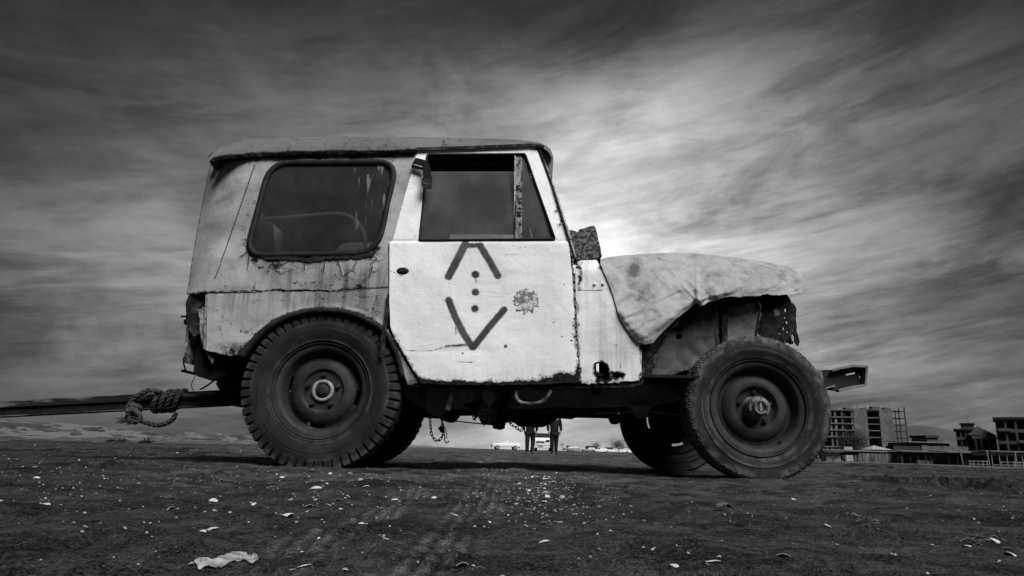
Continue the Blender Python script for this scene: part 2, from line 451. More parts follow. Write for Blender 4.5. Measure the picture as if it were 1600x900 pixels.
def smoothpath(pts, k=6):
    P = [Vector(p) for p in pts]; out = []
    for i in range(len(P) - 1):
        p0 = P[max(i - 1, 0)]; p1 = P[i]; p2 = P[i + 1]; p3 = P[min(i + 2, len(P) - 1)]
        for j in range(k):
            t = j / k
            out.append(.5 * ((2 * p1) + (p2 - p0) * t + (2 * p0 - 5 * p1 + 4 * p2 - p3) * t * t + (3 * p1 - p0 - 3 * p2 + p3) * t ** 3))
    out.append(P[-1]); return out
def lathe(bm, prof, n=48, fn=None, skip=None, closed=False):
    """profile of (radius, y) turned about the Y axis"""
    rings = []
    for i in range(n):
        a = 2 * math.pi * i / n; ring = []
        for j, (r, y) in enumerate(prof):
            if fn: r2, y2 = fn(i, j, r, y)
            else: r2, y2 = r, y
            ring.append(bm.verts.new((r2 * math.cos(a), y2, r2 * math.sin(a))))
        rings.append(ring)
    m = len(prof)
    for i in range(n):
        A = rings[i]; B = rings[(i + 1) % n]
        for j in range(m if closed else m - 1):
            if skip and skip(i, j): continue
            q = (A[j], A[(j + 1) % m], B[(j + 1) % m], B[j])
            try: bm.faces.new(q)
            except ValueError: pass

# ------------------------------------------------------------------ terrain
_P = rng.permutation(4096)
def vnoise(x, y, seed=0):
    xi = np.floor(x).astype(np.int64); yi = np.floor(y).astype(np.int64); fx = x - xi; fy = y - yi
    def h(a, b):
        k = _P[(a * 73 + seed * 131) & 4095]; k = _P[(k + b * 37) & 4095]; return _P[(k + b) & 4095] / 2048.0 - 1.0
    sx = fx * fx * fx * (fx * (fx * 6 - 15) + 10); sy = fy * fy * fy * (fy * (fy * 6 - 15) + 10)
    a = h(xi, yi); b = h(xi + 1, yi); c_ = h(xi, yi + 1); d = h(xi + 1, yi + 1)
    return (a + (b - a) * sx) * (1 - sy) + (c_ + (d - c_) * sx) * sy
def fbm(x, y, oct=4, seed=0, gain=.5):
    s = 0; a = 1.0; f = 1.0
    for i in range(oct):
        s = s + a * vnoise(x * f + 13.7 * i, y * f + 7.1 * i, seed + i); a *= gain; f *= 2.03
    return s
def sst(a, b, x):
    t = np.clip((x - a) / (b - a), 0, 1); return t * t * (3 - 2 * t)
def shore_x(y): return -15.3 - .06 * (y - 21)
def terrain(x, y):
    x = np.asarray(x, float); y = np.asarray(y, float)
    base = -.0245 * np.clip(x - 8, 0, 37) + .35 * sst(65, 105, y) * sst(20, 45, x)
    sx = shore_x(np.maximum(y, -50))
    base = base - .05 * np.clip(sx - x, 0, 60)
    rough = .0035 * (np.abs(fbm(x * 1.6 + 2, y * 9, 3, 17)) - .4) * sst(.7, 1.4, y) + .012 * fbm(x * 1.1, y * .9, 3, 3) + .0075 * fbm(x * 5, y * 7, 4, 9, .66) + .0022 * fbm(x * 40, y * 40, 2, 12) * sst(3, 1.5, y)
    rough = rough + .006 * np.abs(fbm(x * 1.3 + 3, y * 4.2, 3, 15)) * sst(1.2, 2.2, y)
    # loose clods thrown up by wheels, in uneven bands
    m1 = sst(.15, .75, fbm(x * .9 + 4, y * .8, 3, 21)) * sst(-.35, -.9, x) * sst(1.2, 1.6, y) * (1 - sst(5, 9, y) * .5)
    m2 = sst(.05, .7, fbm(x * .8 + 9, y * .7 + 3, 3, 25)) * sst(.8, 1.6, x) * sst(1.4, 2.0, y)
    clod = np.clip(fbm(x * 22, y * 22, 3, 33, .6), 0, 2) * .045 + np.clip(fbm(x * 48, y * 48, 2, 35), 0, 2) * .008
    rough = rough + clod * np.clip(m1 + m2, 0, 1) * (.12 + .88 * sst(5.5, 2.6, y))
    # tyre tracks running away from the camera, under the jeep and on
    xt = x + .065
    tm = np.exp(-(xt / .26) ** 4); tn = np.exp(-(xt / .060) ** 4) + .7 * np.exp(-((xt + .175) / .045) ** 4)
    tracks = -.003 * tm + .0020 * np.sin(xt * 260 + 1.5 * vnoise(x * 2, y * 3, 7)) * tn * sst(9, 4, y) * sst(-1.2, .1, vnoise(x * 6, y * 2.4, 8)) - .003 * tn * (.6 + .4 * vnoise(x * 3, y * 1.4, 5))
    xt2 = x - 1.9 - .25 * (y - 3.0)
    tm2 = np.exp(-(xt2 / .14) ** 4) * sst(1, 3, y)
    tracks = tracks - .008 * tm2
    # drag ridges lying across the view beyond the jeep
    rid = .012 * fbm(x * .35, y * 1.9, 4, 41) * sst(5.5, 9, y)
    fade = 1 - sst(60, 160, y)
    beyond = .5 * (1 + 0 * x)
    z = base + (rough + tracks + rid * 1.0) * fade
    # flattened where the wheels stand
    for wx, wy in ((-.97, 3.6), (1.28, 3.6), (-1.02, 5.0), (1.175, 5.0)):
        k = np.exp(-(((x - wx) / .28) ** 2 + ((y - wy) / .25) ** 2) ** 2); z = z * (1 - k) + .004 * k
    # sand squeezed up round the tyres
    for wx in (-.97, 1.28):
        z = z + (.010 + .006 * vnoise(x * 25, y * 25, 77)) * np.exp(-((np.abs(y - 3.6) - .135) / .035) ** 2) * np.exp(-((x - wx) / .17) ** 4)
    z = z - .05 * np.exp(-((x - 1.2) / 5) ** 2 - ((y - 28) / 6) ** 2)
    return z
def hz(x, y): return float(terrain(np.array([x]), np.array([y]))[0])
def gnd(u, v):
    """ground point seen in the drawing at (u, v)"""
    a, b, c_ = rays(u, v); t = CAMH / -c_ if c_ < 0 else 1e3
    x, y = float(a * t), float(b * t)
    for _ in range(3):
        t = (CAMH - hz(x, y)) / -c_; x, y = float(a * t), float(b * t)
    return x, y

def grid_mesh(name, Xg, Yg, Zg, attrs=None):
    R, C = Xg.shape; me = bpy.data.meshes.new(name)
    co = np.stack([Xg, Yg, Zg], -1).reshape(-1, 3).astype(np.float32)
    idx = np.arange(R * C).reshape(R, C); q = np.stack([idx[:-1, :-1], idx[:-1, 1:], idx[1:, 1:], idx[1:, :-1]], -1).reshape(-1, 4)
    me.vertices.add(len(co)); me.vertices.foreach_set('co', co.ravel())
    me.loops.add(q.size); me.loops.foreach_set('vertex_index', q.ravel().astype(np.int32))
    me.polygons.add(len(q)); me.polygons.foreach_set('loop_start', np.arange(0, q.size, 4, dtype=np.int32))
    me.polygons.foreach_set('loop_total', np.full(len(q), 4, dtype=np.int32))
    me.update(calc_edges=True); me.validate()
    for k, a in (attrs or {}).items():
        t = me.attributes.new(k, 'FLOAT', 'POINT'); t.data.foreach_set('value', a.ravel().astype(np.float32))
    me.shade_smooth()
    return me

NR, NC = 800, 760
ys = .42 * (4500 / .42) ** (np.arange(NR) / (NR - 1)) - .0
tt = np.linspace(-1, 1, NC)
half = np.where(ys < 60, .95 * ys + 1.2, .95 * ys + 1.2)
Xg = tt[None, :] * half[:, None]; Yg = np.repeat(ys[:, None], NC, 1)
# add rows behind the camera so the beach goes on
yb = np.array([-400., -60., -12., -4., -1.5, -.6, -.2, .0, .12, .22, .30, .36])
hb = np.array([600., 90., 22., 8., 3.5, 2.2, 1.8, 1.7, 1.65, 1.62, 1.61, 1.6])
Xg = np.vstack([tt[None, :] * hb[:, None], Xg]); Yg = np.vstack([np.repeat(yb[:, None], NC, 1), Yg])
Zg = terrain(Xg, Yg)
band = sst(58, 68, Yg + 2 * np.sin(Xg * .2)) * sst(135, 115, Yg) * sst(14, 26, Xg)
zc1 = sst(.10, .62, fbm(Xg * .9 + 4, Yg * .8, 3, 21)) * sst(-.35, -.9, Xg) * sst(1.1, 1.5, Yg) + sst(.1, .7, fbm(Xg * .8 + 9, Yg * .7 + 3, 3, 25)) * sst(.8, 1.6, Xg) * sst(1.4, 2.0, Yg)
clodm = np.clip(zc1, 0, 1) * sst(-.1, .5, fbm(Xg * 14 / (1 + .1 * Yg), Yg * 11 / (1 + .2 * Yg), 3, 33, .6)) * sst(40, 15, Yg)
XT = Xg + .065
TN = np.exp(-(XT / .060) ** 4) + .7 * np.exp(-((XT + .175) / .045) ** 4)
trk_light = np.clip(TN * (.35 + .65 * np.sin(XT * 260 + 1.5 * vnoise(Xg * 2, Yg * 3, 7))) * sst(-1.2, .1, vnoise(Xg * 6, Yg * 2.4, 8)), -.4, 1) + .45 * np.exp(-(Xg / (.45 * Yg + .3)) ** 4) * sst(1.2, 3.0, Yg)  # painted light and dark of the grooves, plus a brightened middle of the beach
wet = sst(9, 0, Xg - shore_x(Yg)) * sst(3, 8, Yg)
ground = mesh_obj('ground', grid_mesh('ground', Xg, Yg, Zg, {'band': band, 'wet': wet, 'trk_light': trk_light, 'clodm': clodm}), None)
tag(ground, kind='structure')
# the beach further out on both sides
side_bm = bmesh.new()
for s in (-1, 1):
    vs = [side_bm.verts.new((s * x, y, z)) for x, y, z in ((1.5, -400, -.03), (1.5, .3, -.03), (2.5, 1.4, -.04), (60, 62, -1.2 if s > 0 else -3.2), (4300, 4500, -3.5), (4300, -400, -3.5))]
    f = side_bm.faces.new(vs)
side = bm_obj('outer_beach', side_bm, None); tag(side, kind='structure')

gm = bpy.data.materials.new('dark_volcanic_sand'); gm.use_nodes = True; nt = gm.node_tree; n = NT(nt)
b = nt.nodes['Principled BSDF']; co = n.coord('Object')
g1 = n.noise(co, 330, 3, .75); g2 = n.noise(co, 55, 6, .65); g3 = n.noise(co, 2.2, 6, .6, .5); g4 = n.noise(n.mapv(co, scale=(.45, 1.6, 1)), 1.6, 8, .66)
g6 = n.noise(co, 150, 3, .7)
g7 = n.noise(co, 7, 6, .65, .4); g8 = n.noise(co, 26, 6, .7)
v = .004 + g3.ss(.3, .7) * .018 + g7.ss(.44, .58) * .030 + g8.ss(.45, .57) * .030 * (.3 + g7) + (g1 - .5) * .30 + (g6 - .5) * .16 + g4.ss(.38, .62) * .030  # mottled tone doubles as relief shading the soft sun leaves out
fleck = n.noise(co, 300, 1, .5).ss(.73, .77) * g2.ss(.4, .6)
v = (v + fleck * .10).mx(.004)
bnd = n.attr('band'); v = v + bnd * .05
tk = n.attr('trk_light') * g7.ss(.3, .6, .5, 1.2); v = v * (.80 + tk * .95) * (1.0 - n.attr('clodm') * .78)  # track light and shade, centre brightness and clod darkness set in the sand colour
w = n.attr('wet'); v = v * (1.0 - w * .35)
nt.links.new(n.comb(v, v, v), b.inputs['Base Color'])
nt.links.new((.92 - w * .35).k, b.inputs['Roughness']); b.inputs['Specular IOR Level'].default_value = .10
nt.links.new(n.bump(g1 * .25 + g6 * .5 + g2 * 1.2 + g8 * 1.6, 1.0, .018), b.inputs['Normal'])
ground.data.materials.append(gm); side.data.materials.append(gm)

# ------------------------------------------------------------------ sea
sy = 6 * (2500 / 6) ** (np.arange(420) / 419.)
ss_ = np.concatenate([np.linspace(-1.5, 34, 190), 34 + 3000 * (np.linspace(0, 1, 40)[1:]) ** 2.5])
SX = shore_x(sy)[:, None] - ss_[None, :]; SYg = np.repeat(sy[:, None], len(ss_), 1); SS = np.repeat(ss_[None, :], len(sy), 0)
q = SYg * .05; lg = np.log(SYg)
wob = 1.3 * fbm(SYg * .10, SS * .03, 3, 51) + .5 * fbm(SYg * .4, SS * .1, 2, 53)
def crest(s0, h, back, front, sd_, y0=.12):
    e = SS + wob - s0; amp = h * (.80 + .24 * fbm(SYg * y0, 0 * SS + sd_, 4, sd_, .6))
    return amp * np.where(e < 0, np.exp(-(e / front) ** 2), np.exp(-(e / back) ** 2))
z = -.03 + .16 * sst(-.6, 5, SS) + .30 * sst(5, 14, SS)
z = z + crest(3.2, .10, 1.2, .5, 61) + crest(6.2, .30, 1.8, .7, 63) + crest(11.5, .66, 3.2, 1.5, 65, .09) + crest(18, .70, 3.5, 2, 67) + crest(26, .60, 4, 2.5, 69)
z = z + (.05 * fbm(SYg * .9, SS * 1.1, 4, 71, .6)) * sst(.5, 5, SS)
fo = .9 * fbm(SYg * .35, SS * 1.6, 5, 75, .62) - .15 + .9 * (crest(6.2, 1, 1.2, 1.4, 63) + crest(11.5, 1, 1.6, 2.4, 65, .09) + 1.3 * crest(3.2, 1, .9, .8, 61)) + sst(1.6, .3, SS) * .9
smesh = grid_mesh('sea', SX, SYg, z, {'foam': fo})
sea = mesh_obj('sea', smesh, None); tag(sea, kind='structure')
sm_ = bpy.data.materials.new('surf_water'); sm_.use_nodes = True; nt = sm_.node_tree; n = NT(nt); b = nt.nodes['Principled BSDF']; co = n.coord('Object')
ff = n.attr('foam'); fn_ = n.noise(n.mapv(co, scale=(1.6, .3, 4)), 2.0, 9, .75, .4)
fm = (ff + (fn_ - .5) * 2.4).ss(.20, .8)
v = .025 * (1.0 - fm) + .12 * fm
nt.links.new(n.comb(v, v, v), b.inputs['Base Color'])
nt.links.new((.25 + fm * .6).k, b.inputs['Roughness'])
nt.links.new(n.bump(fn_ * 1.0 + n.noise(co, 9, 5, .7) * .3, .8, .12), b.inputs['Normal'])
sea.data.materials.append(sm_)

# ================================================================== THE JEEP
jeep = empty('jeep', (0, YC, 0), 'derelict pale jeep with black lug tyres and spray painted door, side-on on the beach', 'jeep')
J = jeep
YL = lambda y: y   # world y; helpers subtract the root

# ---- rear upper side panel with its window opening
rearwin = rounded([(420, 252), (623, 250), (592, 398), (380, 402)], [34, 34, 40, 34], 8)
ctop, cbot = (397, 262), (338, 430)
def crease(v): return ctop[0] + (v - ctop[1]) * (cbot[0] - ctop[0]) / (cbot[1] - ctop[1])
def quarter_off(u, v):
    e = np.clip(crease(v) - 6 - u, 0, 200)
    ripple = .0030 * vnoise(u / 26., v / 26., 80) + .003 * vnoise(u / 70., v / 70., 81)
    return .20 * (e / 60.) ** 2 + ripple + .010 * G2(u, v, 350, 372, 34, 26)
seam_upper = [(398, 258), (392, 275), (368, 345), (340, 425), (335, 436)]
belt_line = [(292, 460), (318, 457), (345, 457), (375, 455), (400, 456), (430, 452), (450, 455), (480, 453), (520, 455), (560, 451), (590, 450), (606, 449)]
crk = [[(395, 408), (402, 418), (412, 417), (420, 428)], [(410, 402), (424, 410), (432, 424), (428, 431)], [(455, 405), (460, 417), (476, 420), (492, 418)],
       [(522, 428), (528, 437), (545, 438)], [(536, 424), (548, 421), (556, 430)], [(640, 376), (650, 366), (655, 372)], [(500, 443), (512, 446), (524, 445)],
       [(398, 440), (398, 452)], [(455, 440), (470, 445), (492, 441)], [(350, 448), (372, 446)]]
def warp(u, v): return u + 2.2 * vnoise(u / 5., v / 5., 201) + 1.5 * vnoise(u / 2.6, v / 2.6, 205), v + 2.2 * vnoise(u / 5., v / 5., 203) + 1.5 * vnoise(u / 2.6, v / 2.6, 207)
def q_line(u, v):
    wu, wv_ = warp(u, v)
    d = np.maximum(seg_dist(u, v, seam_upper) * 1.15 - .2, 0)
    d = np.minimum(d, seg_dist(wu * .5 + u * .5, wv_, belt_line) - .3)
    for c_ in crk: d = np.minimum(d, np.maximum(seg_dist(wu, wv_, c_), 0) + .25 + .5 * vnoise(u / 7., v / 7., 209))
    return d
def q_rust(u, v):
    e = seg_dist(u, v, [(333, 250), (420, 243), (520, 240), (650, 238)])
    w = seg_dist(u, v, rearwin + rearwin[:1])
    r = .46 * np.exp(-(e / 5) ** 2) + .14 * np.exp(-(e / 22) ** 2)
    r += (.52 * np.exp(-(w / 7) ** 2)) * (v > 385) * (.55 + .6 * vnoise(u / 14., v * 0, 83)) + .15 * np.exp(-(w / 14) ** 2)
    b_ = seg_dist(u, v, belt_line); r += .40 * np.exp(-(b_ / 3.2) ** 2)
    for cx, cy, wx, wy, a_ in ((432, 418, 9, 7, .42), (398, 408, 7, 4, .42), (556, 402, 10, 3, .4), (540, 432, 6, 5, .3), (505, 448, 12, 3, .42), (560, 446, 9, 4, .36), (585, 380, 4, 10, .3), (640, 345, 5, 12, .28), (452, 244, 14, 2.5, .34), (500, 246, 10, 3, .34), (545, 243, 12, 2.5, .3), (600, 243, 12, 3, .28), (352, 330, 3, 14, .22), (340, 300, 16, 10, .14)):
        r += a_ * G2(u, v, cx, cy, wx, wy)
    r += .22 * G2(u, v, 372, 222, 1, 1) + .20 * G2(u, v, 600, 420, 26, 30) + .28 * G2(u, v, 322, 352, 5, 14)
    return r
def q_crack(u, v):
    w = seg_dist(u, v, rearwin + rearwin[:1])
    return .12 + .50 * np.exp(-(w / 30) ** 2) * (v > 370) + .35 * G2(u, v, 560, 425, 60, 26) + .30 * G2(u, v, 638, 330, 14, 30) + .2 * G2(u, v, 430, 420, 60, 20)
def q_streak(u, v): return .10 + .65 * sst(398, 432, v) * sst(400, 450, u) + .5 * np.exp(-((v - 440) / 22) ** 2) * (np.abs(u - 555) < 28)
upper_out = jag([(334, 250), (420, 244), (520, 240), (651, 236)], .6, 12) + [(652, 236), (641, 280), (626, 330), (614, 376), (609, 378), (607, 450)] + \
    jag([(606, 449), (560, 452), (520, 455), (480, 453), (430, 453), (400, 456), (345, 457), (318, 457), (292, 460)], .9, 5) + [(297, 425), (306, 370), (316, 315), (325, 270), (329, 256)]
panel('upper_side_panel', upper_out, [rearwin], MT['quarter'], J, 2.0, off=quarter_off, thick=.005,
      fields={'rust': q_rust, 'crack': q_crack, 'streak': q_streak, 'line': q_line})

# ---- lower rear side panel with the wheel arch
arch = [(373, 556), (386, 538), (404, 518), (425, 502), (450, 490), (478, 483), (505, 481), (535, 483), (560, 490), (582, 500), (601, 513)]
low_out = jag([(322, 458), (345, 458.5), (375, 456.5), (400, 457.5), (430, 454.5), (480, 455), (520, 456.5), (560, 453.5), (606, 451)], .7, 5) + [(604, 490), (601, 512)] + arch[::-1][1:] + \
    jag([(372, 557), (350, 555), (336, 551), (320, 546)], 1.2, 5) + [(320, 520), (321.5, 490)]
def l_off(u, v):
    a_ = seg_dist(u, v, arch)
    return .004 + .0028 * vnoise(u / 24., v / 24., 85) - .007 * np.exp(-(a_ / 5) ** 2) + .006 * G2(u, v, 400, 515, 30, 14)
lcr = [[(345, 494), (355, 500), (354, 510)], [(361, 506), (372, 513), (380, 519), (392, 524)], [(384, 518), (397, 513), (402, 509)],
       [(495, 466), (520, 463), (560, 464), (590, 463)], [(575, 494), (583, 487), (592, 484)], [(583, 487), (584, 474), (590, 465)], [(578, 495), (588, 500)],
       [(362, 497), (367, 505)], [(331, 486), (338, 484), (344, 487)], [(440, 470), (458, 472)]]
def l_line(u, v):
    d = seg_dist(u, v, [(323, 459), (322, 545)]) + .2
    wu, wv_ = warp(u, v)
    for c_ in lcr: d = np.minimum(d, seg_dist(wu, wv_, c_) + .3 + .5 * vnoise(u / 7., v / 7., 209))
    return d
def l_rust(u, v):
    b_ = seg_dist(u, v, belt_line); a_ = seg_dist(u, v, arch)
    e_ = 0
    for cx, cy, wx, wy, q_ in ((332, 486, 10, 4, .25), (344, 520, 5, 12, .22), (388, 520, 16, 5, .26), (366, 546, 16, 8, .3), (452, 470, 10, 3, .24), (590, 470, 5, 8, .3), (400, 470, 8, 8, .15)): e_ = e_ + q_ * G2(u, v, cx, cy, wx, wy)
    return e_ + .45 * np.exp(-(b_ / 4) ** 2) + .35 * np.exp(-(a_ / 3) ** 2) + .3 * np.exp(-((v - 556) / 6) ** 2) * (u < 380) + .22 * G2(u, v, 585, 490, 16, 12) + .1
def l_streak(u, v):
    return .12 + .8 * np.exp(-((v - 455) / 30) ** 2) * (.4 + .6 * (np.abs(u - 375) < 18) + .6 * (np.abs(u - 470) < 30) + .7 * (np.abs(u - 540) < 35))
panel('lower_side_panel', low_out, [], MT['quarter2'], J, 1.9, off=l_off, thick=.005,
      fields={'rust': l_rust, 'crack': lambda u, v: .12 + .35 * G2(u, v, 580, 485, 40, 20) + .3 * G2(u, v, 380, 520, 40, 20), 'streak': l_streak, 'line': l_line})
# sill wedge between arch and door
panel('dogleg_panel', [(603, 512), (607, 516), (620, 540), (636, 570), (657, 599), (637, 602), (632, 588), (626, 562), (615, 537), (603, 518)], [], MT['quarter2'], J, 2.6, off=.006,
      fields={'rust': lambda u, v: .2 + .3 * sst(588, 602, v), 'crack': lambda u, v: .35 + 0 * u, 'streak': lambda u, v: .5 + 0 * u})
# arch lip, dark, seen in profile
lip = [sd(x, y, -.006) for x, y in arch] + [sd(613, 530, 0), sd(625, 556, 0), sd(633, 590, 0)]
lb = bmesh.new(); P = smoothpath(lip, 3)
for i in range(len(P) - 1):
    a_, b_ = P[i], P[i + 1]; cc = Vector((-.97, 0, .36))
    for s0, s1, y0, y1 in ((0, -.022, -.002, -.002), (-.022, -.022, -.002, .05)):
        def q_(p, s, dy):
            d = Vector((p.x + .97, 0, p.z - .36)).normalized(); return Vector((p.x, p.y + dy, p.z)) + d * s
        vs = [lb.verts.new(q_(a_, s0, y0)), lb.verts.new(q_(b_, s0, y0)), lb.verts.new(q_(b_, s1, y1)), lb.verts.new(q_(a_, s1, y1))]; lb.faces.new(vs)
bmesh.ops.remove_doubles(lb, verts=lb.verts, dist=1e-4)
o = bm_obj('wheel_arch_lip', lb, MT['dark'], J, smooth=True); o.modifiers.new('t', 'SOLIDIFY').thickness = .003; mirror(o)
# inner wheel well: half drum behind the arch
wb = bmesh.new(); pa = []
for k in range(25):
    a_ = math.radians(8 + 146 * k / 24); pa.append((-.97 + .47 * math.cos(a_), .36 + .47 * math.sin(a_)))
r0 = [wb.verts.new((x, 3.515, z)) for x, z in pa]; r1 = [wb.verts.new((x, 3.80, z)) for x, z in pa]
for i in range(24): wb.faces.new((r0[i], r0[i + 1], r1[i + 1], r1[i]))
wb.faces.new(r1)
o = bm_obj('wheel_well', wb, MT['under'], J); o.modifiers.new('t', 'SOLIDIFY').thickness = .004; mirror(o)

# ---- rear window: rubber seal, pane
def ring_sweep(name, pts, half, depth, off, material, parent, far=True):
    """rounded rubber profile following a closed outline on the body side"""
    P3 = [sd(x, y, off) for x, y in pts]; N = len(P3); cen = sum(P3, Vector()) / N
    bm = bmesh.new(); rings = []
    for i in range(N):
        t = (P3[(i + 1) % N] - P3[i - 1]).normalized(); nn = Vector((0, -1, 0)); s = t.cross(nn).normalized()
        rg = []
        for k in range(8):
            a_ = 2 * math.pi * k / 8; rg.append(bm.verts.new(P3[i] + s * math.cos(a_) * half + nn * math.sin(a_) * depth))
        rings.append(rg)
    for i in range(N):
        A, B = rings[i], rings[(i + 1) % N]
        for k in range(8): bm.faces.new((A[k], A[(k + 1) % 8], B[(k + 1) % 8], B[k]))
    o = bm_obj(name, bm, material, parent, smooth=True)
    if far: mirror(o)
    return o
def shrink(pts, d):
    c_ = (sum(p[0] for p in pts) / len(pts), sum(p[1] for p in pts) / len(pts)); out = []
    N = len(pts)
    for i in range(N):
        a_ = Vector(pts[i - 1]); b_ = Vector(pts[(i + 1) % N]); t = (b_ - a_).normalized(); nrm = Vector((-t.y, t.x))
        if nrm.dot(Vector(c_) - Vector(pts[i])) < 0: nrm = -nrm
        out.append((pts[i][0] + nrm.x * d, pts[i][1] + nrm.y * d))
    return out
rw = empty('side_window', (0, 0, 0), None, None); rw.parent = J
ring_sweep('window_seal', shrink(rearwin, 2.6), .0165, .012, 0.0, MT['rubber'], rw)
panel('window_pane', shrink(rearwin, 4), [], MT['glass'], rw, 6, off=.008, thick=.004,
      fields={'streak': lambda u, v: np.clip(sst(545, 575, u) * sst(618, 600, u) * 1.0 + .15 * G2(u, v, 600, 285, 12, 40), 0, 1)})
# peeled rubber and torn edge under the window
tb = fill2d(jag([(404, 398), (470, 402), (545, 400), (590, 392), (584, 400), (560, 404), (520, 404), (486, 410), (470, 407), (440, 405), (415, 405)], 1.6, 4, True, 5), [])
for v in tb.verts: v.co = sd(v.co.x, -v.co.y, -.004)
o = bm_obj('torn_seal', tb, MT['rubber'], rw); o.modifiers.new('t', 'SOLIDIFY').thickness = .004

# ---- door
dwin = rounded([(667, 241), (821, 240), (868, 374), (655, 376)], 3, 2)
door_out = [(654, 230), (836, 226), (862, 296), (886, 372), (889, 380), (894, 430), (899, 500), (904, 575), (905, 594)] + jag([(904, 598), (860, 600), (780, 602), (700, 601), (659, 600)], .9, 5, False, 9) + \
    [(652, 590), (636, 562), (618, 532), (610, 512), (608, 470), (608, 378), (613, 376), (632, 306)]
def arrow(u, v):
    d = seg_dist(u, v, [(727, 381), (715, 405), (701, 432)]) - 6.2
    d = np.minimum(d, seg_dist(u, v, [(727, 384), (752, 383)]) - 4.0)
    d = np.minimum(d, seg_dist(u, v, [(750, 384), (765, 408), (778, 431)]) - 5.6)
    d = np.minimum(d, seg_dist(u, v, [(701, 469), (711, 495), (724, 521), (738, 542)]) - 5.6)
    d = np.minimum(d, seg_dist(u, v, [(740, 542), (762, 514), (785, 487), (788, 484)]) - 5.4)
    for cx, cy, r in ((743, 429, 6.5), (743, 456.5, 6.2), (742, 482.5, 6.2)): d = np.minimum(d, np.hypot(u - cx, (v - cy) * 1.06) - r)
    d = np.minimum(d, seg_dist(u, v, [(743, 434), (744, 441)]) - .9)
    d = np.minimum(d, seg_dist(u, v, [(712, 505), (712.5, 522)]) - .9)
    d = np.minimum(d, seg_dist(u, v, [(737, 539), (715, 540), (697, 541)]) - 1.6)
    return d
dlines = [[(631, 547), (655, 549), (675, 548), (692, 543), (720, 538), (736, 537)], [(620, 540), (650, 541), (690, 536), (730, 534)],
          [(608, 455), (640, 459), (700, 463), (790, 464)], [(844, 469), (879, 476)], [(612, 448), (650, 444), (690, 442)], [(715, 565), (738, 566)],
          [(790, 398), (830, 397)], [(808, 560), (828, 552)], [(800, 383), (812, 388), (826, 385), (836, 388)], [(640, 376), (650, 368)], [(868, 503), (880, 505), (893, 508)], [(604, 420), (612, 424), (620, 428)]]
dw = [.35, .9, 1.0, .9, 1.05, .2, .7, 1.0, .6, .7, .9, .6]
def d_line(u, v):
    d = np.full(u.shape, 99.)
    for c_, w_ in zip(dlines, dw): d = np.minimum(d, seg_dist(u, v, c_) + w_ - .1)
    for cx, cy, r in ((701, 443, 1.5), (723, 552, 1.8), (790, 541, 3.), (865, 504, 1.6), (861, 511, 1.2), (878, 526, 1.5), (882, 444, 1.2), (821, 539, 1.), (893, 532, 2.), (854, 527, 1.)):
        d = np.minimum(d, np.hypot(u - cx, v - cy) - r + 1)
    return d
def d_rust(u, v):
    bot = seg_dist(u, v, [(650, 597), (700, 601), (800, 602), (905, 597)])
    r = .62 * np.exp(-(bot / 5.0) ** 2) + .30 * np.exp(-(bot / 11.) ** 2)
    r += .50 * G2(u, v, 880, 590, 24, 13) + .24 * G2(u, v, 845, 592, 30, 9) + .42 * np.exp(-(seg_dist(u, v, [(899, 500), (905, 595)]) / 5.5) ** 2)
    r += .36 * np.exp(-(seg_dist(u, v, [(608, 520), (636, 563), (656, 598)]) / 4.5) ** 2) + .30 * np.exp(-(seg_dist(u, v, [(889, 380), (899, 500)]) / 2.6) ** 2)
    r += .22 * G2(u, v, 885, 520, 16, 32) + .15 * G2(u, v, 650, 575, 30, 18) + .30 * np.exp(-(seg_dist(u, v, [(608, 378), (608, 520)]) / 2.4) ** 2)
    r += .16 * G2(u, v, 815, 386, 26, 6) + .16 * G2(u, v, 640, 372, 9, 9) + .25 * np.exp(-(seg_dist(u, v, [(660, 232), (836, 228)]) / 2) ** 2)
    r += .30 * np.exp(-(seg_dist(u, v, [(667, 241), (821, 240)]) / 2) ** 2)
    return r
def d_off(u, v):
    frame = np.where(v < 377, .006, 0.0)
    return -.010 + frame + .0018 * vnoise(u / 40., v / 40., 87) + .002 * G2(u, v, 700, 548, 60, 5) + .003 * np.exp(-((v - 377) / 1.6) ** 2)
door = empty('door', (0, 0, 0), None, None); door.parent = J
panel('door_skin', door_out, [dwin], MT['door'], door, 2.0, off=d_off, thick=.006,
      fields={'rust': d_rust, 'crack': lambda u, v: .02 + .38 * G2(u, v, 640, 365, 14, 14) + .28 * G2(u, v, 816, 386, 34, 6) + .3 * sst(575, 600, v), 'streak': lambda u, v: .05 + .2 * sst(560, 600, v), 'spray': arrow, 'line': d_line})
# scraped repair patch on the door
def scallop():
    out = []
    for k in range(40):
        a_ = math.pi * 2 * k / 40; r = 19 + (1.6 * math.sin(k * 2.6) if math.sin(a_) < .2 else 3.2 * (k % 4 - 1.5) * .8); out.append((822 + r * math.cos(a_), 469 + r * math.sin(a_)))
    return out
MT['patch'] = mat('scraped_filler', .16, .62, .7, 45, .9, 90, .004, contrast=(.38, .62))
panel('scraped_patch', scallop(), [], MT['patch'], door, 3, off=lambda u, v: -.012 + .0015 * vnoise(u / 5., v / 5., 90), thick=.002, far=False)
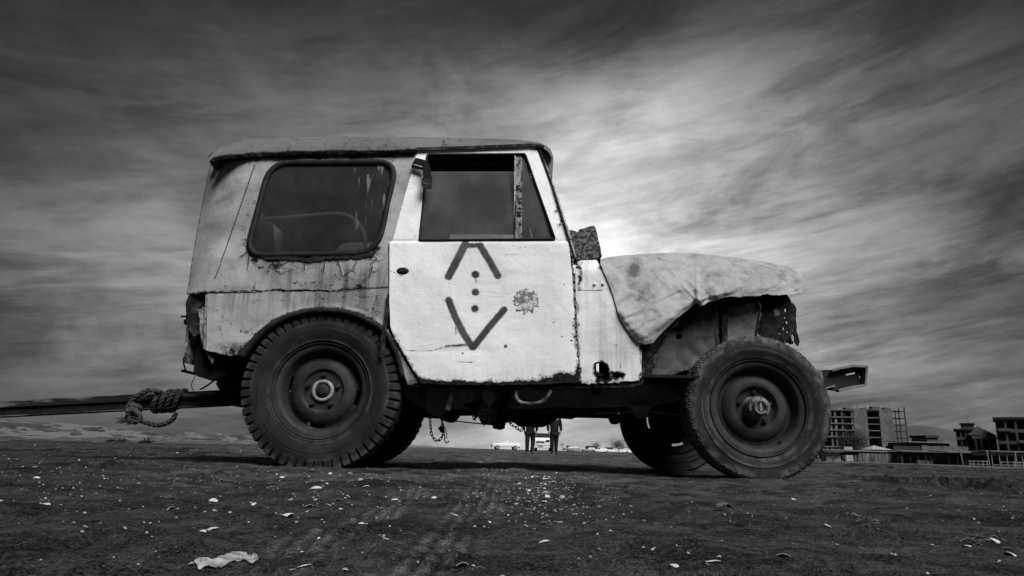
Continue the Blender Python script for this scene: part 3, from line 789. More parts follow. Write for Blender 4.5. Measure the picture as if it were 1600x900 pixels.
# thin seam and weather strip round the opening
ring_sweep('window_edge', shrink(dwin, .6), .006, .008, -.008, MT['rubber'], door)
panel('sliding_pane', [(664, 268), (812, 268), (812, 379), (655, 379)], [], MT['doorglass'], door, 6, off=.012, thick=.004, fields={'streak': lambda u, v: .03 + 0 * u})
panel('quarter_pane', [(814, 243), (822, 243), (870, 376), (814, 376)], [], MT['doorglass'], door, 6, off=.006, thick=.004)
MT['chan'] = paint_mat('channel_paint', .30, .3)
panel('window_channel', [(806, 241), (815.5, 241), (815.5, 376), (804, 376)], [], MT['chan'], door, 2, off=-.001, thick=.014, fields={'rust': lambda u, v: .44 + .12 * vnoise(u / 4, v / 9., 92), 'streak': lambda u, v: .5 + 0 * u})
plate('channel_edge', [(804, 243), (806, 243), (805, 375), (802.5, 375)], 3.535, .01, MT['bright'], door, bevel=0)
# handle: oval escutcheon, ring and lever stub
hb_ = bmesh.new(); hp = sd(629, 423, -.014)
lathe(hb_, [(.0, -.010), (.012, -.010), (.016, -.004), (.017, .0), (.026, .002), (.028, .008)], 20)
for v in hb_.verts: v.co = Vector((v.co.x * (1.25 if abs(v.co.y) < .003 or v.co.y > 0 else 1), v.co.y, v.co.z * .72)) + hp
h_ = bm_obj('door_handle', hb_, MT['dark'], door, angle=40); mirror(h_)
# hinge strip along the door's front edge
hs = bmesh.new()
for k in range(16):
    v0 = 392 + k * 13; u0 = 891 + k * .85
    a_ = sd(u0 + 1, v0, -.008); b_ = sd(u0 + 1.4, v0 + 9, -.008); box(hs, (a_.x, a_.y - .007, b_.z), (a_.x + .012, a_.y + .012, a_.z))
o = bm_obj('piano_hinge', hs, MT['chan'], door); o.modifiers.new('b', 'BEVEL').width = .002; mirror(o)
# latch-side rod hanging past the arch
panel('striker_strap', [(604.5, 460), (608.5, 460), (606, 500), (602, 530), (600.5, 558), (593, 559), (594, 530), (600, 500)], [], MT['rust'], J, 3, off=-.016, thick=.008, far=False,
      fields={'rust': lambda u, v: .6 + 0 * u})

# ---- windscreen pillar and its rods
MT['pillar'] = paint_mat('pillar_paint', .5, .3)
panel('windscreen_pillar', [(838, 228), (842, 228), (870, 300), (893, 372), (901, 402), (893, 404), (888, 372), (862, 296)], [], MT['pillar'], J, 4, off=.0, thick=.05,
      fields={'rust': lambda u, v: .34 + .1 * vnoise(v / 9., u * 0, 94), 'streak': lambda u, v: .4 + 0 * u})
tube_obj('windscreen_rod', [sd(842, 230, -.012), sd(866, 300, -.012), sd(880, 344, -.014), sd(897, 402, -.014)], .0052, MT['dark'], J)
for x, y in ((869, 324), (875, 345)):
    bb = bmesh.new(); p_ = sd(x + 2, y, -.02); bmesh.ops.create_icosphere(bb, subdivisions=2, radius=.008, matrix=Matrix.Translation(p_)); bm_obj('pillar_bolt', bb, MT['rust'], J, smooth=True)
# windscreen frame and glass spanning to the far side
wz0 = sd(895, 398, 0); wz1 = sd(842, 230, 0)
fb = bmesh.new(); far_ = lambda p: Vector((p.x, 2 * YC - p.y, p.z))
tube(fb, [wz0 + Vector((.0, .02, 0)), far_(wz0) - Vector((0, .02, 0))], .022); tube(fb, [wz1 + Vector((0, .02, -.01)), far_(wz1) + Vector((0, -.02, -.01))], .022)
mid0 = Vector((wz0.x, YC, wz0.z)); mid1 = Vector((wz1.x, YC, wz1.z)); tube(fb, [mid0, mid1], .018)
bm_obj('windscreen_frame', fb, MT['dark'], J, angle=40)
gb = bmesh.new(); vs = [gb.verts.new(p + Vector((0, dy_, 0))) for p, dy_ in ((wz0, .05), (far_(wz0), -.05), (far_(wz1), -.05), (wz1, .05))]; gb.faces.new(vs)
o = bm_obj('windscreen', gb, MT['glass'], J); o.modifiers.new('t', 'SOLIDIFY').thickness = .004

# ---- roof: crowned loft with a rolled drip edge
RU = [326, 330, 338, 348, 362, 385, 430, 500, 580, 660, 740, 800, 830, 846, 856, 862]
RT = [241, 236, 232.5, 229, 225.5, 222, 219.8, 218.6, 218.4, 219.2, 220.2, 221.8, 224, 227, 232, 240]
RB = [252, 250, 247.5, 246, 244, 242, 240, 238, 236.5, 234.5, 232, 229.5, 228, 230, 236, 246]
rb = bmesh.new(); rows = []
NV = 25
for u_, t_, b_ in zip(RU, RT, RB):
    pt = sd(u_, t_, .035); pb = sd(u_, b_, -.020); row = []
    hgt_ = pt.z - pb.z; yn = pb.y; wid = 2 * (YC - yn)
    for k in range(NV):
        w_ = k / (NV - 1); s = abs(2 * w_ - 1); y = yn + wid * (.5 - .5 * math.copysign(abs(math.cos(math.pi * w_)) ** .8, math.cos(math.pi * w_)))
        e = (1 - abs((y - YC) / (wid / 2)) ** 2)
        zz = pb.z + (hgt_ + .0) * min(1, (max(e, 0) * 9) ** .5) + .035 * max(e, 0) * min(1, hgt_ / .05)
        # rounded plan corners at the rear
        fx = 0
        if u_ < 362: fx = (.10 - .10 * (u_ - 326) / 36) * -abs((y - YC) / (wid / 2)) ** 6 * -1
        xx = pb.x + fx * .0
        row.append(rb.verts.new((xx, y, zz)))
    rows.append(row)
for a_, b_ in zip(rows[:-1], rows[1:]):
    for k in range(NV - 1): rb.faces.new((a_[k], a_[k + 1], b_[k + 1], b_[k]))
rb.faces.new(rows[0]); rb.faces.new(rows[-1][::-1])
bmesh.ops.subdivide_edges(rb, edges=[e for e in rb.edges if abs(e.verts[0].co.y - e.verts[1].co.y) < 1e-3 or True], cuts=2, use_grid_fill=True, smooth=.0)
bmesh.ops.recalc_face_normals(rb, faces=rb.faces)
off_ = root_loc(J); zlow = {}
me = bpy.data.meshes.new('roof_panel')
cnt = len(rb.verts); rv_ = np.zeros(cnt, np.float32); 
for i, v in enumerate(rb.verts):
    rv_[i] = .44 if v.co.y < 3.66 else .2
for v in rb.verts: v.co -= off_
rb.to_mesh(me); rb.free()
PZ = np.array([v.co[:] for v in me.vertices])
for k_, val in (('rust', .14 + .26 * np.exp(-((PZ[:, 1] + .80) / .035) ** 2) * (PZ[:, 0] < .0)), ('crack', .18 + 0 * rv_), ('streak', 0 * rv_ + .2), ('spray', 0 * rv_ + 99), ('line', 0 * rv_ + 99)):
    a_ = me.attributes.new(k_, 'FLOAT', 'POINT'); a_.data.foreach_set('value', np.ascontiguousarray(val, dtype=np.float32))
roof = mesh_obj('roof', me, MT['roof'], J, angle=50)
# rusted drip rail, thick and ragged
dr = bmesh.new(); r_ = random.Random(3)
for i in range(150):
    u_ = 331 + i * (650 - 331) / 149; vb = np.interp(u_, RU, RB)
    w0 = 2.8 + .6 * math.sin(i * .23) + r_.uniform(-.45, .45) - (1.2 if u_ > 560 else 0); w1 = 2.6 + r_.uniform(-.5, .5)
    P0 = sd(u_, vb - w0 + .5, -.026); P1 = sd(u_, vb + w1, -.026); P2 = sd(u_, vb + w1, .01)
    rowv = [dr.verts.new(P0 + Vector((0, .02, 0))), dr.verts.new(P0), dr.verts.new((P0 + P1) / 2 + Vector((0, -.008, 0))), dr.verts.new(P1), dr.verts.new(P2)]
    if i:
        for k in range(4): dr.faces.new((prev[k], rowv[k], rowv[k + 1], prev[k + 1]))
    prev = rowv
o = bm_obj('drip_rail', dr, MT['rust'], J); o.modifiers.new('t', 'SOLIDIFY').thickness = .004; mirror(o)
dr = bmesh.new()
for i in range(60):
    u_ = 650 + i * (850 - 650) / 59; vb = np.interp(u_, RU, RB) - 1.5
    P0 = sd(u_, vb - 1.6, -.022); P1 = sd(u_, vb + 1.2, -.022); P2 = sd(u_, vb + 1.2, .01)
    rowv = [dr.verts.new(P0 + Vector((0, .02, 0))), dr.verts.new(P0), dr.verts.new(P1), dr.verts.new(P2)]
    if i:
        for k in range(3): dr.faces.new((prev[k], rowv[k], rowv[k + 1], prev[k + 1]))
    prev = rowv
o = bm_obj('front_drip_rail', dr, MT['rust'], J); o.modifiers.new('t', 'SOLIDIFY').thickness = .004; mirror(o)
# rear droop of the drip rail, and the fabric flap ahead of the windscreen
plate('drip_corner', jag([(326, 243), (332, 237), (345, 234), (352, 240), (342, 246), (337, 254), (334, 263), (330, 258), (326, 250)], .6, 4, True, 8), 3.66, .06, MT['rust'], J)
plate('windscreen_flap', rounded([(836, 226), (858, 229), (865, 244), (864, 262), (862, 292), (856, 278), (846, 250)], 6, 4), 3.62, .10, MT['frame'], J, bevel=.004)
# headliner, floor, bulkheads: a real cabin
cb = bmesh.new(); zr = sd(500, 238, 0).z - .012; box(cb, (-1.60, 3.64, zr - .006), (.12, 4.96, zr)); bm_obj('headliner', cb, MT['liner'], J)
cb = bmesh.new(); box(cb, (-.50, 3.53, .50), (.98, 5.07, .515)); box(cb, (-1.66, 3.82, .62), (-.45, 4.78, .635)); box(cb, (-.515, 3.82, .5), (-.5, 4.78, .635)); bm_obj('floor_pan', cb, MT['under'], J)
cb = bmesh.new()
za = side_pts(np.array([300.]), np.array([455.]))[0]
_q = np.array([[330.5, 258.], [311., 345.], [293.5, 456.]]); _o = quarter_off(_q[:, 0], _q[:, 1]); TG = side_pts(_q[:, 0], _q[:, 1], _o)
fary = lambda p: (p[0], 2 * YC - p[1], p[2])
t0, t1, t2 = [(float(p[0]) + .004, float(p[1]) + .012, float(p[2])) for p in TG]; t3 = (t2[0] + .01, t2[1] + .02, .52)
vs = [cb.verts.new(p) for p in (t0, t1, t2, t3)]; vf = [cb.verts.new(fary(p)) for p in (t0, t1, t2, t3)]
for k in range(3): cb.faces.new((vs[k], vs[k + 1], vf[k + 1], vf[k]))
o = bm_obj('tailgate', cb, MT['quarter'], J); o.modifiers.new('t', 'SOLIDIFY').thickness = .012
cb = bmesh.new(); vs = [cb.verts.new((p[0] + .03, p[1] + .03, p[2])) for p in (t0, t1, t2)]; vf = [cb.verts.new((p[0] + .03, 2 * YC - p[1] - .03, p[2])) for p in (t0, t1, t2)]
for k in range(2): cb.faces.new((vs[k], vs[k + 1], vf[k + 1], vf[k]))
o = bm_obj('tailgate_dark_sheet', cb, MT['cabin'], J); o.modifiers.new('t', 'SOLIDIFY').thickness = .006  # added dark sheet, hides the sunlit inner face of the tailgate
cb = bmesh.new()
P1_ = [(-.25, .92), (-.25, 1.0), (-.30, 1.02), (-.36, .62), (-.05, .56), (-.03, .66), (-.22, .70)]
for y0 in (3.72, 4.38):
    a_ = [cb.verts.new((x, y0, z)) for x, z in P1_]; b_ = [cb.verts.new((x, y0 + .48, z)) for x, z in P1_]
    cb.faces.new(a_); cb.faces.new(b_[::-1])
    for i in range(7): cb.faces.new((a_[i], a_[(i + 1) % 7], b_[(i + 1) % 7], b_[i]))
bm_obj('seat', cb, MT['cabin'], J)
tube_obj('rear_seat_rail', smoothpath([at(400, 343, 3.70), at(470, 338, 3.70), at(520, 334, 3.70), at(545, 338, 3.70), at(562, 352, 3.71), at(570, 372, 3.72), at(575, 420, 3.74)], 6), .012, MT['railw'], J)
tube_obj('steering_column', [(.10, 4.05, 1.02), (.55, 4.05, .75)], .018, MT['dark'], J)
sb_ = bmesh.new(); bmesh.ops.create_circle(sb_, segments=24, radius=.19)
ringp = [Vector((.10, 4.05, 1.02)) + Vector((-.5 * math.cos(t) * .19 * 0 + .19 * math.cos(t) * .5, .19 * math.sin(t), .19 * math.cos(t) * .86)) for t in [2 * math.pi * k / 24 for k in range(25)]]
sb_.free(); tube_obj('steering_wheel', ringp, .012, MT['dark'], J)

# ---- cowl side panel (white, torn away at the bottom)
cowl_out = [(899, 409), (908, 407), (932, 406), (950, 438), (958, 462), (971, 497), (988, 522), (1001, 531), (1003, 545), (1002, 590)] + jag([(1000, 596), (985, 596), (950, 599), (906, 600)], 1.4, 4, False, 4) + [(904, 560), (901, 500), (899, 440)]
hole1 = jag([(931, 569), (940, 566), (948, 570), (950, 582), (953, 592), (946, 594), (940, 590), (934, 594), (930, 582)], 1.3, 3, True, 21)
hole2 = jag([(957, 582), (966, 583), (975, 585), (973, 590), (962, 591), (958, 588)], 1.0, 3, True, 22)
def c_rust(u, v):
    r = .34 * np.exp(-(seg_dist(u, v, [(905, 600), (1000, 597)]) / 6) ** 2) + .55 * np.exp(-(seg_dist(u, v, hole1 + hole1[:1]) / 3.5) ** 2) + .55 * np.exp(-(seg_dist(u, v, hole2 + hole2[:1]) / 3) ** 2)
    r += .48 * np.exp(-(seg_dist(u, v, [(900, 409), (907, 425), (905, 452)]) / 5) ** 2) + .40 * np.exp(-(seg_dist(u, v, [(902, 470), (906, 598)]) / 3.2) ** 2) + .42 * np.exp(-(seg_dist(u, v, [(1002, 540), (1001, 596)]) / 3.0) ** 2)
    return r + .05
panel('cowl_panel', cowl_out, [hole1, hole2], MT['cowl'], J, 2.4, off=lambda u, v: -.002 + .0022 * vnoise(u / 20., v / 30., 95) + .02 * sst(425, 405, v), thick=.005,
      fields={'rust': c_rust, 'crack': lambda u, v: .06 + .35 * sst(555, 598, v), 'streak': lambda u, v: .30 + .1 * np.sin(u),
              'line': lambda u, v: np.minimum(np.minimum(seg_dist(u, v, [(902, 454), (930, 454), (951, 452)]) + .1, seg_dist(u, v, [(908, 436), (950, 436)]) + .7), np.minimum(seg_dist(u, v, [(968, 560), (970, 575), (974, 588)]) + .3, seg_dist(u, v, [(915, 453), (916, 500)]) + .8))})
for x in (929, 942):
    cb = bmesh.new(); bmesh.ops.create_icosphere(cb, subdivisions=2, radius=.009, matrix=Matrix.Translation(sd(x, 444, -.004))); bm_obj('rivet', cb, MT['cowl'], J, smooth=True)
cb = bmesh.new(); box(cb, (.30, 3.60, 1.02), (.47, 5.0, 1.06)); box(cb, (.44, 3.60, .50), (.455, 5.0, 1.05)); bm_obj('bulkhead', cb, MT['dark'], J)
cb = bmesh.new(); box(cb, (.36, 3.53, .50), (.66, 3.60, .515)); box(cb, (.655, 3.512, .47), (.665, 3.76, .66)); bm_obj('cowl_return', cb, MT['rust'], J)

# ---- sills
plate('sill', jag([(636, 598), (660, 600), (780, 602), (905, 600), (1003, 596), (1006, 602), (985, 606), (905, 607), (780, 608), (700, 608), (640, 604)], 1.5, 4, True, 12), 3.512, .05, MT['rust'], J, far=True)

# ---- inner fender and torn structure ahead of the cowl
fen = jag([(1002, 543), (1012, 531), (1030, 512), (1052, 492), (1076, 472), (1096, 466), (1150, 460), (1228, 458), (1236, 470)], .8, 6, False, 31) + jag([(1238, 480), (1240, 520), (1230, 536), (1190, 545), (1120, 560), (1075, 578), (1040, 588), (1022, 592), (1003, 598)], 1.6, 6, False, 32)
def f_rust_dark(u, v):
    r = .62 * np.exp(-(seg_dist(u, v, [(1003, 545), (1030, 515), (1060, 487)]) / 10) ** 2) + .60 * np.exp(-(seg_dist(u, v, [(1003, 550), (1012, 595)]) / 9) ** 2)
    r += .52 * np.exp(-(seg_dist(u, v, [(1078, 474), (1100, 482), (1125, 478)]) / 11) ** 2) + .50 * np.exp(-(seg_dist(u, v, [(1131, 465), (1131, 540)]) / 5) ** 2)
    r += .60 * np.exp(-(seg_dist(u, v, [(1192, 465), (1236, 465), (1236, 530)]) / 24) ** 2) + .45 * np.exp(-(seg_dist(u, v, [(1100, 466), (1232, 464)]) / 7) ** 2)
    r += .55 * np.exp(-(np.hypot(u - 1062, v - 513) / 6) ** 2) + .5 * np.exp(-(np.hypot(u - 1061, v - 525) / 5) ** 2) + .3 * G2(u, v, 1165, 530, 12, 14)
    r += .36 * np.exp(-(seg_dist(u, v, [(1010, 596), (1060, 582), (1120, 562)]) / 8) ** 2)
    wv = 9 * vnoise(u / 14., v / 14., 98)
    r = np.maximum(r, .66 * sst(1178, 1192, u + wv)); r = np.maximum(r, .62 * sst(482, 470, v + wv) * sst(1060, 1085, u))  # right end and upper band darkened throughout
    r = np.maximum(r, .66 * sst(27, 16, seg_dist(u, v, [(1003, 560), (1010, 535), (1032, 512), (1062, 484)]) + wv))
    return r - .45 * G2(u, v, 1214, 488, 5, 8)
def f_off(u, v): return .16 - .12 * sst(1030, 1004, u) + .015 * G2(u, v, 1060, 555, 30, 26) + .004 * vnoise(u / 16., v / 16., 97)
def side0(u, v): return u * 0
fh1 = jag(rounded([(1054, 508), (1062, 503), (1068, 510), (1066, 518), (1056, 518)], 3, 2), .7, 3, True, 40)
fh2 = rounded([(1056, 521), (1066, 521), (1066, 530), (1056, 530)], 4, 3)
fh = [jag(rounded([(a_, b_), (a_ + w_, b_), (a_ + w_, b_ + h2), (a_, b_ + h2)], 1, 1), .3, 2, True, 50 + i) for i, (a_, b_, w_, h2) in enumerate(((1226, 482, 2.2, 6), (1225, 495, 2, 3), (1228, 502, 2.5, 4), (1223, 511, 2, 5), (1229, 517, 2, 4)))]
panel('inner_fender', fen, [fh1, fh2] + fh, MT['fender'], J, 2.6, off=f_off, thick=.005,
      fields={'rust': f_rust_dark, 'crack': lambda u, v: .12 + 0 * u, 'streak': lambda u, v: .15 + 0 * u,
              'line': lambda u, v: np.minimum(seg_dist(u, v, [(1119, 484), (1119, 542)]) + .1, seg_dist(u, v, [(1182, 468), (1179, 500), (1176, 530)]) + .3)})
plate('corroded_flange', jag([(1003, 545), (1010, 532), (1024, 522), (1040, 508), (1056, 494), (1064, 496), (1060, 506), (1046, 518), (1034, 530), (1024, 548), (1020, 568), (1019, 592), (1006, 594)], 1.6, 3, True, 67), 3.565, .012, MT['rust'], J, bevel=.001)
plate('corroded_patch', jag([(1080, 466), (1118, 462), (1124, 474), (1112, 484), (1098, 486), (1088, 478)], 1.8, 3, True, 68), 3.60, .02, MT['rust'], J, bevel=.001)
tube_obj('brake_hose', smoothpath([at(1180, 466, 3.6), at(1188, 480, 3.59), at(1184, 498, 3.6), at(1180, 530, 3.62)]), .006, MT['dark'], J)
tube_obj('wiring', smoothpath([at(1112, 470, 3.6), at(1120, 490, 3.6), at(1117, 515, 3.61), at(1120, 545, 3.62)]), .0035, MT['dark'], J)
# torn radiator support hanging at the nose
plate('torn_nose_metal', jag([(1231, 470), (1240, 474), (1244, 480), (1244, 500), (1246, 520), (1250, 534), (1247, 541), (1242, 535), (1240, 520), (1236, 524), (1232, 515)], .9, 3, True, 61), 3.66, .012, MT['rust'], J, bevel=.001)
plate('torn_nose_scrap', jag([(1229, 520), (1236, 524), (1240, 537), (1235, 538), (1229, 531)], .8, 3, True, 62), 3.70, .01, MT['rust'], J, bevel=.001)
plate('fender_rib', jag([(1127, 462), (1137, 462), (1138, 500), (1136, 542), (1128, 544)], .8, 5, True, 63), 3.63, .03, MT['rust'], J, bevel=.002)
cb = bmesh.new(); box(cb, (1.46, 3.70, .62), (1.48, 4.90, 1.0)); bm_obj('radiator_support', cb, MT['dark'], J)
cb = bmesh.new(); box(cb, (.60, 3.95, .60), (1.30, 4.65, .96)); o = bm_obj('engine', cb, MT['under'], J); o.modifiers.new('b', 'BEVEL').width = .04
cb = bmesh.new(); box(cb, (.50, 3.84, 1.0), (1.50, 4.76, 1.02)); bm_obj('bonnet', cb, MT['dark'], J)

# ---- torn rear corner
plate('corner_plate', jag([(294, 461), (323, 459.5), (322.5, 475), (309.7, 481), (312, 497), (313, 520), (303, 526), (296, 518), (292, 498), (290, 474)], .8, 4, True, 70), 3.54, .012, MT['rust'], J, bevel=.001)
plate('corner_shard', jag([(309.7, 482), (320, 478), (320.7, 498), (317.7, 515), (318, 541), (313, 525), (312, 498)], .5, 4, True, 71), 3.525, .004, MT['quarter2'], J, bevel=0)
plate('corner_post', [(321, 461), (324.5, 462), (323, 500), (321, 546), (317.5, 546), (319, 500)], 3.50, .03, MT['chan'], J, bevel=.001)
plate('corner_flap', jag([(290.5, 474), (300, 478), (300, 505), (296, 528), (289, 535), (291, 510)], .7, 3, True, 72), 3.58, .01, MT['rust'], J, bevel=.001)
plate('corner_lamp', rounded([(286, 500), (293, 497), (294, 508), (288, 508)], 2, 2), 3.62, .03, MT['dark'], J)
tube_obj('corner_bolt', [at(283, 494.5, 3.6), at(296, 494.5, 3.6)], .005, MT['dark'], J)
plate('tail_box', jag([(308, 520), (320, 528), (333, 545), (352, 560), (354, 586), (331, 594), (302, 586), (304, 556)], .6, 5, True, 73), 3.60, .35, MT['under'], J, bevel=.004)
plate('tail_bracket', jag([(338, 556), (345, 549), (356, 548), (366, 555), (370, 562), (378, 575), (376, 612), (362, 622), (345, 614), (336, 600), (343, 592)], 1.6, 4, True, 74), 3.82, .12, MT['rust'], J, bevel=.004)
plate('tail_shard', jag([(316, 540), (322, 545), (334, 560), (332, 568), (326, 560)], .7, 3, True, 75), 3.53, .006, MT['chan'], J, bevel=0)
tube_obj('tail_rod', [at(284, 579, 3.7), at(305, 584, 3.7), at(335, 594, 3.7)], .008, MT['dark'], J)
tube_obj('tail_cable', smoothpath([at(301, 530, 3.66), at(297, 545, 3.66), at(288, 558, 3.66), at(287, 568, 3.66), at(290, 578, 3.66)]), .0045, MT['rubber'], J)
tube_obj('tail_wire', smoothpath([at(305, 588, 3.75), at(300, 598, 3.8), at(300, 606, 4.1), at(306, 616, 4.2)]), .0022, MT['strapmetal'], J)
tube_obj('tail_hook', smoothpath([at(340, 590, 3.8), at(330, 598, 3.85), at(318, 606, 4.05), at(313, 608, 4.2)]), .005, MT['dark'], J)

# ---- chassis
plate('chassis_rail', [(345, 585), (380, 560), (440, 520), (540, 515), (600, 560), (660, 606), (905, 606), (985, 604), (1030, 596), (1070, 588), (1160, 572), (1250, 574), (1288, 578), (1288, 603), (1250, 606), (1160, 602), (1100, 612), (1060, 626), (1021, 634), (905, 637), (700, 639), (660, 636), (600, 600), (540, 545), (440, 550), (380, 592), (350, 612)], 3.88, .07, MT['frame'], J, bevel=.006, far=True)
plate('bumper_horn', [(1284, 578), (1300, 577.5), (1314, 573), (1334, 570), (1356, 571), (1357, 575), (1354, 603), (1335, 606), (1311, 612), (1300, 610), (1290, 609)], 3.88, .012, MT['dark'], J, bevel=.002, holes=[[(1322, 584.5), (1337, 581.5), (1337, 583.7), (1322, 586.7)], [(1343, 587), (1345, 587), (1345, 591), (1343, 591)]])
plate('horn_flange', [(1300, 577.5), (1314, 573), (1334, 570), (1356, 571), (1356, 574.5), (1334, 574), (1314, 577), (1301, 581)], 3.84, .038, MT['frame'], J, bevel=.002)
plate('horn_flange', [(1311, 608), (1335, 602.5), (1353, 600), (1353, 603.5), (1335, 606.5), (1311, 612.5)], 3.84, .038, MT['frame'], J, bevel=.002)
plate('horn_lip', [(1353.5, 571), (1357, 571.5), (1354, 603), (1351, 603)], 3.84, .04, MT['frame'], J, bevel=.002)
# (two light slots in the horn are modelled as an opening plate)
plate('rear_spring_hanger', rounded([(666, 604), (698, 604), (699, 638), (689, 650), (677, 650), (665, 640)], 3, 2), 3.80, .05, MT['frame'], J, bevel=.004, far=True)
plate('front_spring_hanger', rounded([(986, 633), (1019, 633), (1010, 653), (996, 653)], 3, 2), 3.80, .05, MT['frame'], J, bevel=.004, far=True)
for x in (-1.5, -.45, .15, .75, 1.45):
    cb = bmesh.new(); box(cb, (x - .03, 3.95, .50 if x < 1.2 else .56), (x + .03, 4.66, .58 if x < 1.2 else .62)); bm_obj('cross_member', cb, MT['under'], J)
plate('fuel_tank', rounded([(700, 606), (905, 606), (905, 652), (700, 636)], 6, 3), 4.35, .35, MT['under'], J)
plate('sump', jag([(660, 600), (880, 600), (880, 650), (800, 655), (758, 650), (716, 642), (706, 657), (690, 657), (676, 645), (660, 640)], .6, 9, True, 81), 4.02, .3, MT['under'], J, bevel=.01)
plate('transfer_case', jag([(744, 636), (756, 628), (770, 630), (776, 640), (775, 652), (766, 660), (752, 662), (747, 650)], 1.0, 4, True, 82), 3.78, .30, MT['block'], J, bevel=.006)
plate('exhaust_stub', jag([(768, 640), (776, 635), (790, 640), (789, 668), (783, 671), (770, 669), (767, 660)], .8, 3, True, 83), 3.98, .12, MT['under'], J, bevel=.006)
plate('gearbox_housing', jag([(786, 606), (880, 606), (878, 650), (868, 657), (852, 664), (840, 665), (828, 662), (817, 664), (807, 658), (797, 655), (786, 657)], 1.2, 4, True, 84), 4.10, .45, MT['under'], J, bevel=.01)
plate('skid_plate', [(862, 632), (950, 634), (968, 648), (968, 652), (900, 650.5), (864, 651)], 4.3, .2, MT['under'], J, bevel=.004)
tube_obj('brake_line', [at(702, 657, 4.0), at(740, 661, 4.0), at(772, 664, 4.0)], .0035, MT['dark'], J)
plate('cable_clip', [(744, 648), (748, 650), (741, 657), (738, 655), (742, 652), (738, 651)], 4.0, .008, MT['dark'], J, bevel=0)
for i_, (pts_, Y_) in enumerate((([(716, 604), (738, 604), (742, 622), (734, 630), (722, 626)], 3.74), ([(778, 604), (796, 604), (798, 628), (788, 642), (780, 636)], 3.70), ([(868, 606), (892, 606), (886, 622), (872, 626)], 3.72), ([(925, 606), (940, 606), (938, 616), (927, 618)], 3.66), ([(752, 606), (768, 606), (776, 622), (764, 634), (754, 624)], 3.66), ([(652, 604), (664, 604), (662, 622), (655, 624)], 3.62))):
    plate('body_bracket', jag(pts_, 1.3, 4, True, 400 + i_), Y_, .03, MT['rust'] if i_ % 2 else MT['frame'], J, bevel=.002)
tube_obj('exhaust_pipe', smoothpath([at(920, 644, 3.82), at(870, 640, 3.80), at(820, 646, 3.80), at(780, 640, 3.84), at(720, 632, 3.9)]), .016, MT['rust'], J, 10)
tube_obj('linkage_rod', [at(1062, 648, 3.8), at(1010, 642, 3.84), at(930, 646, 4.0)], .007, MT['frame'], J)
tube_obj('hanging_wire', smoothpath([at(806, 608, 3.7), at(803, 630, 3.72), at(812, 650, 3.74), at(808, 662, 3.75)]), .0025, MT['dark'], J)
tube_obj('hanging_wire', smoothpath([at(742, 640, 3.8), at(738, 650, 3.8), at(744, 658, 3.82)]), .0025, MT['dark'], J)
# scuffed metal step and torn strut under the door
tube_obj('step_loop', smoothpath([sd(808, 606, .04), sd(806, 618, .03), sd(812, 628, .02), sd(828, 631, .02), sd(846, 628, .02), sd(856, 618, .02), sd(863, 604, .04)], 5), .010, MT['strapmetal'], J, 10)
plate('hanging_strut', jag([(704, 604), (711, 604), (703, 642), (696, 640)], .4, 6, True, 85), 3.56, .012, MT['strapmetal'], J, bevel=.001)
plate('body_mount', rounded([(618, 585), (675, 596), (675, 648), (640, 650), (622, 640)], 4, 2), 4.02, .10, MT['under'], J, bevel=.004)
# axles, springs, drums
for wx in (-.965, 1.285):
    zc = .385 if wx < 0 else .36
    cb = bmesh.new(); tube(cb, [(wx, 3.70, zc), (wx, 4.90, zc)], .045, 12)
    bmesh.ops.create_uvsphere(cb, u_segments=16, v_segments=10, radius=.15, matrix=Matrix.Translation((wx, 4.30 if wx < 0 else 4.55, zc)))
    bm_obj('axle', cb, MT['under'], J, angle=50)
    for y in (3.86, 4.68):
        cb = bmesh.new()
        for k in range(5):
            L = .55 - k * .09; pts = [(wx + L * t, y, zc + .05 + .10 * t * t - k * .010) for t in (-1, -.6, -.2, .2, .6, 1)]
            for a_, b_ in zip(pts[:-1], pts[1:]):
                vs = [cb.verts.new((x, y + dy_, z + dz_)) for (x, _, z) in (a_, b_) for dy_ in (0, .06) for dz_ in (0, .008)]
                bmesh.ops.convex_hull(cb, input=vs)
        bm_obj('leaf_spring', cb, MT['frame'], J)
tube_obj('drive_shaft', [(-.8, 4.30, .40), (-.1, 4.30, .50)], .03, MT['under'], J)
tube_obj('tie_rod', [(1.02, 3.68, .30), (1.02, 4.92, .30)], .014, MT['dark'], J)
tube_obj('tow_cross_bar', [at(640, 648, 4.6), at(690, 652, 4.6)], .012, MT['dark'], J)
tube_obj('handbrake_rod', [at(640, 646, 4.5), at(680, 648, 4.5)], .008, MT['frame'], J)

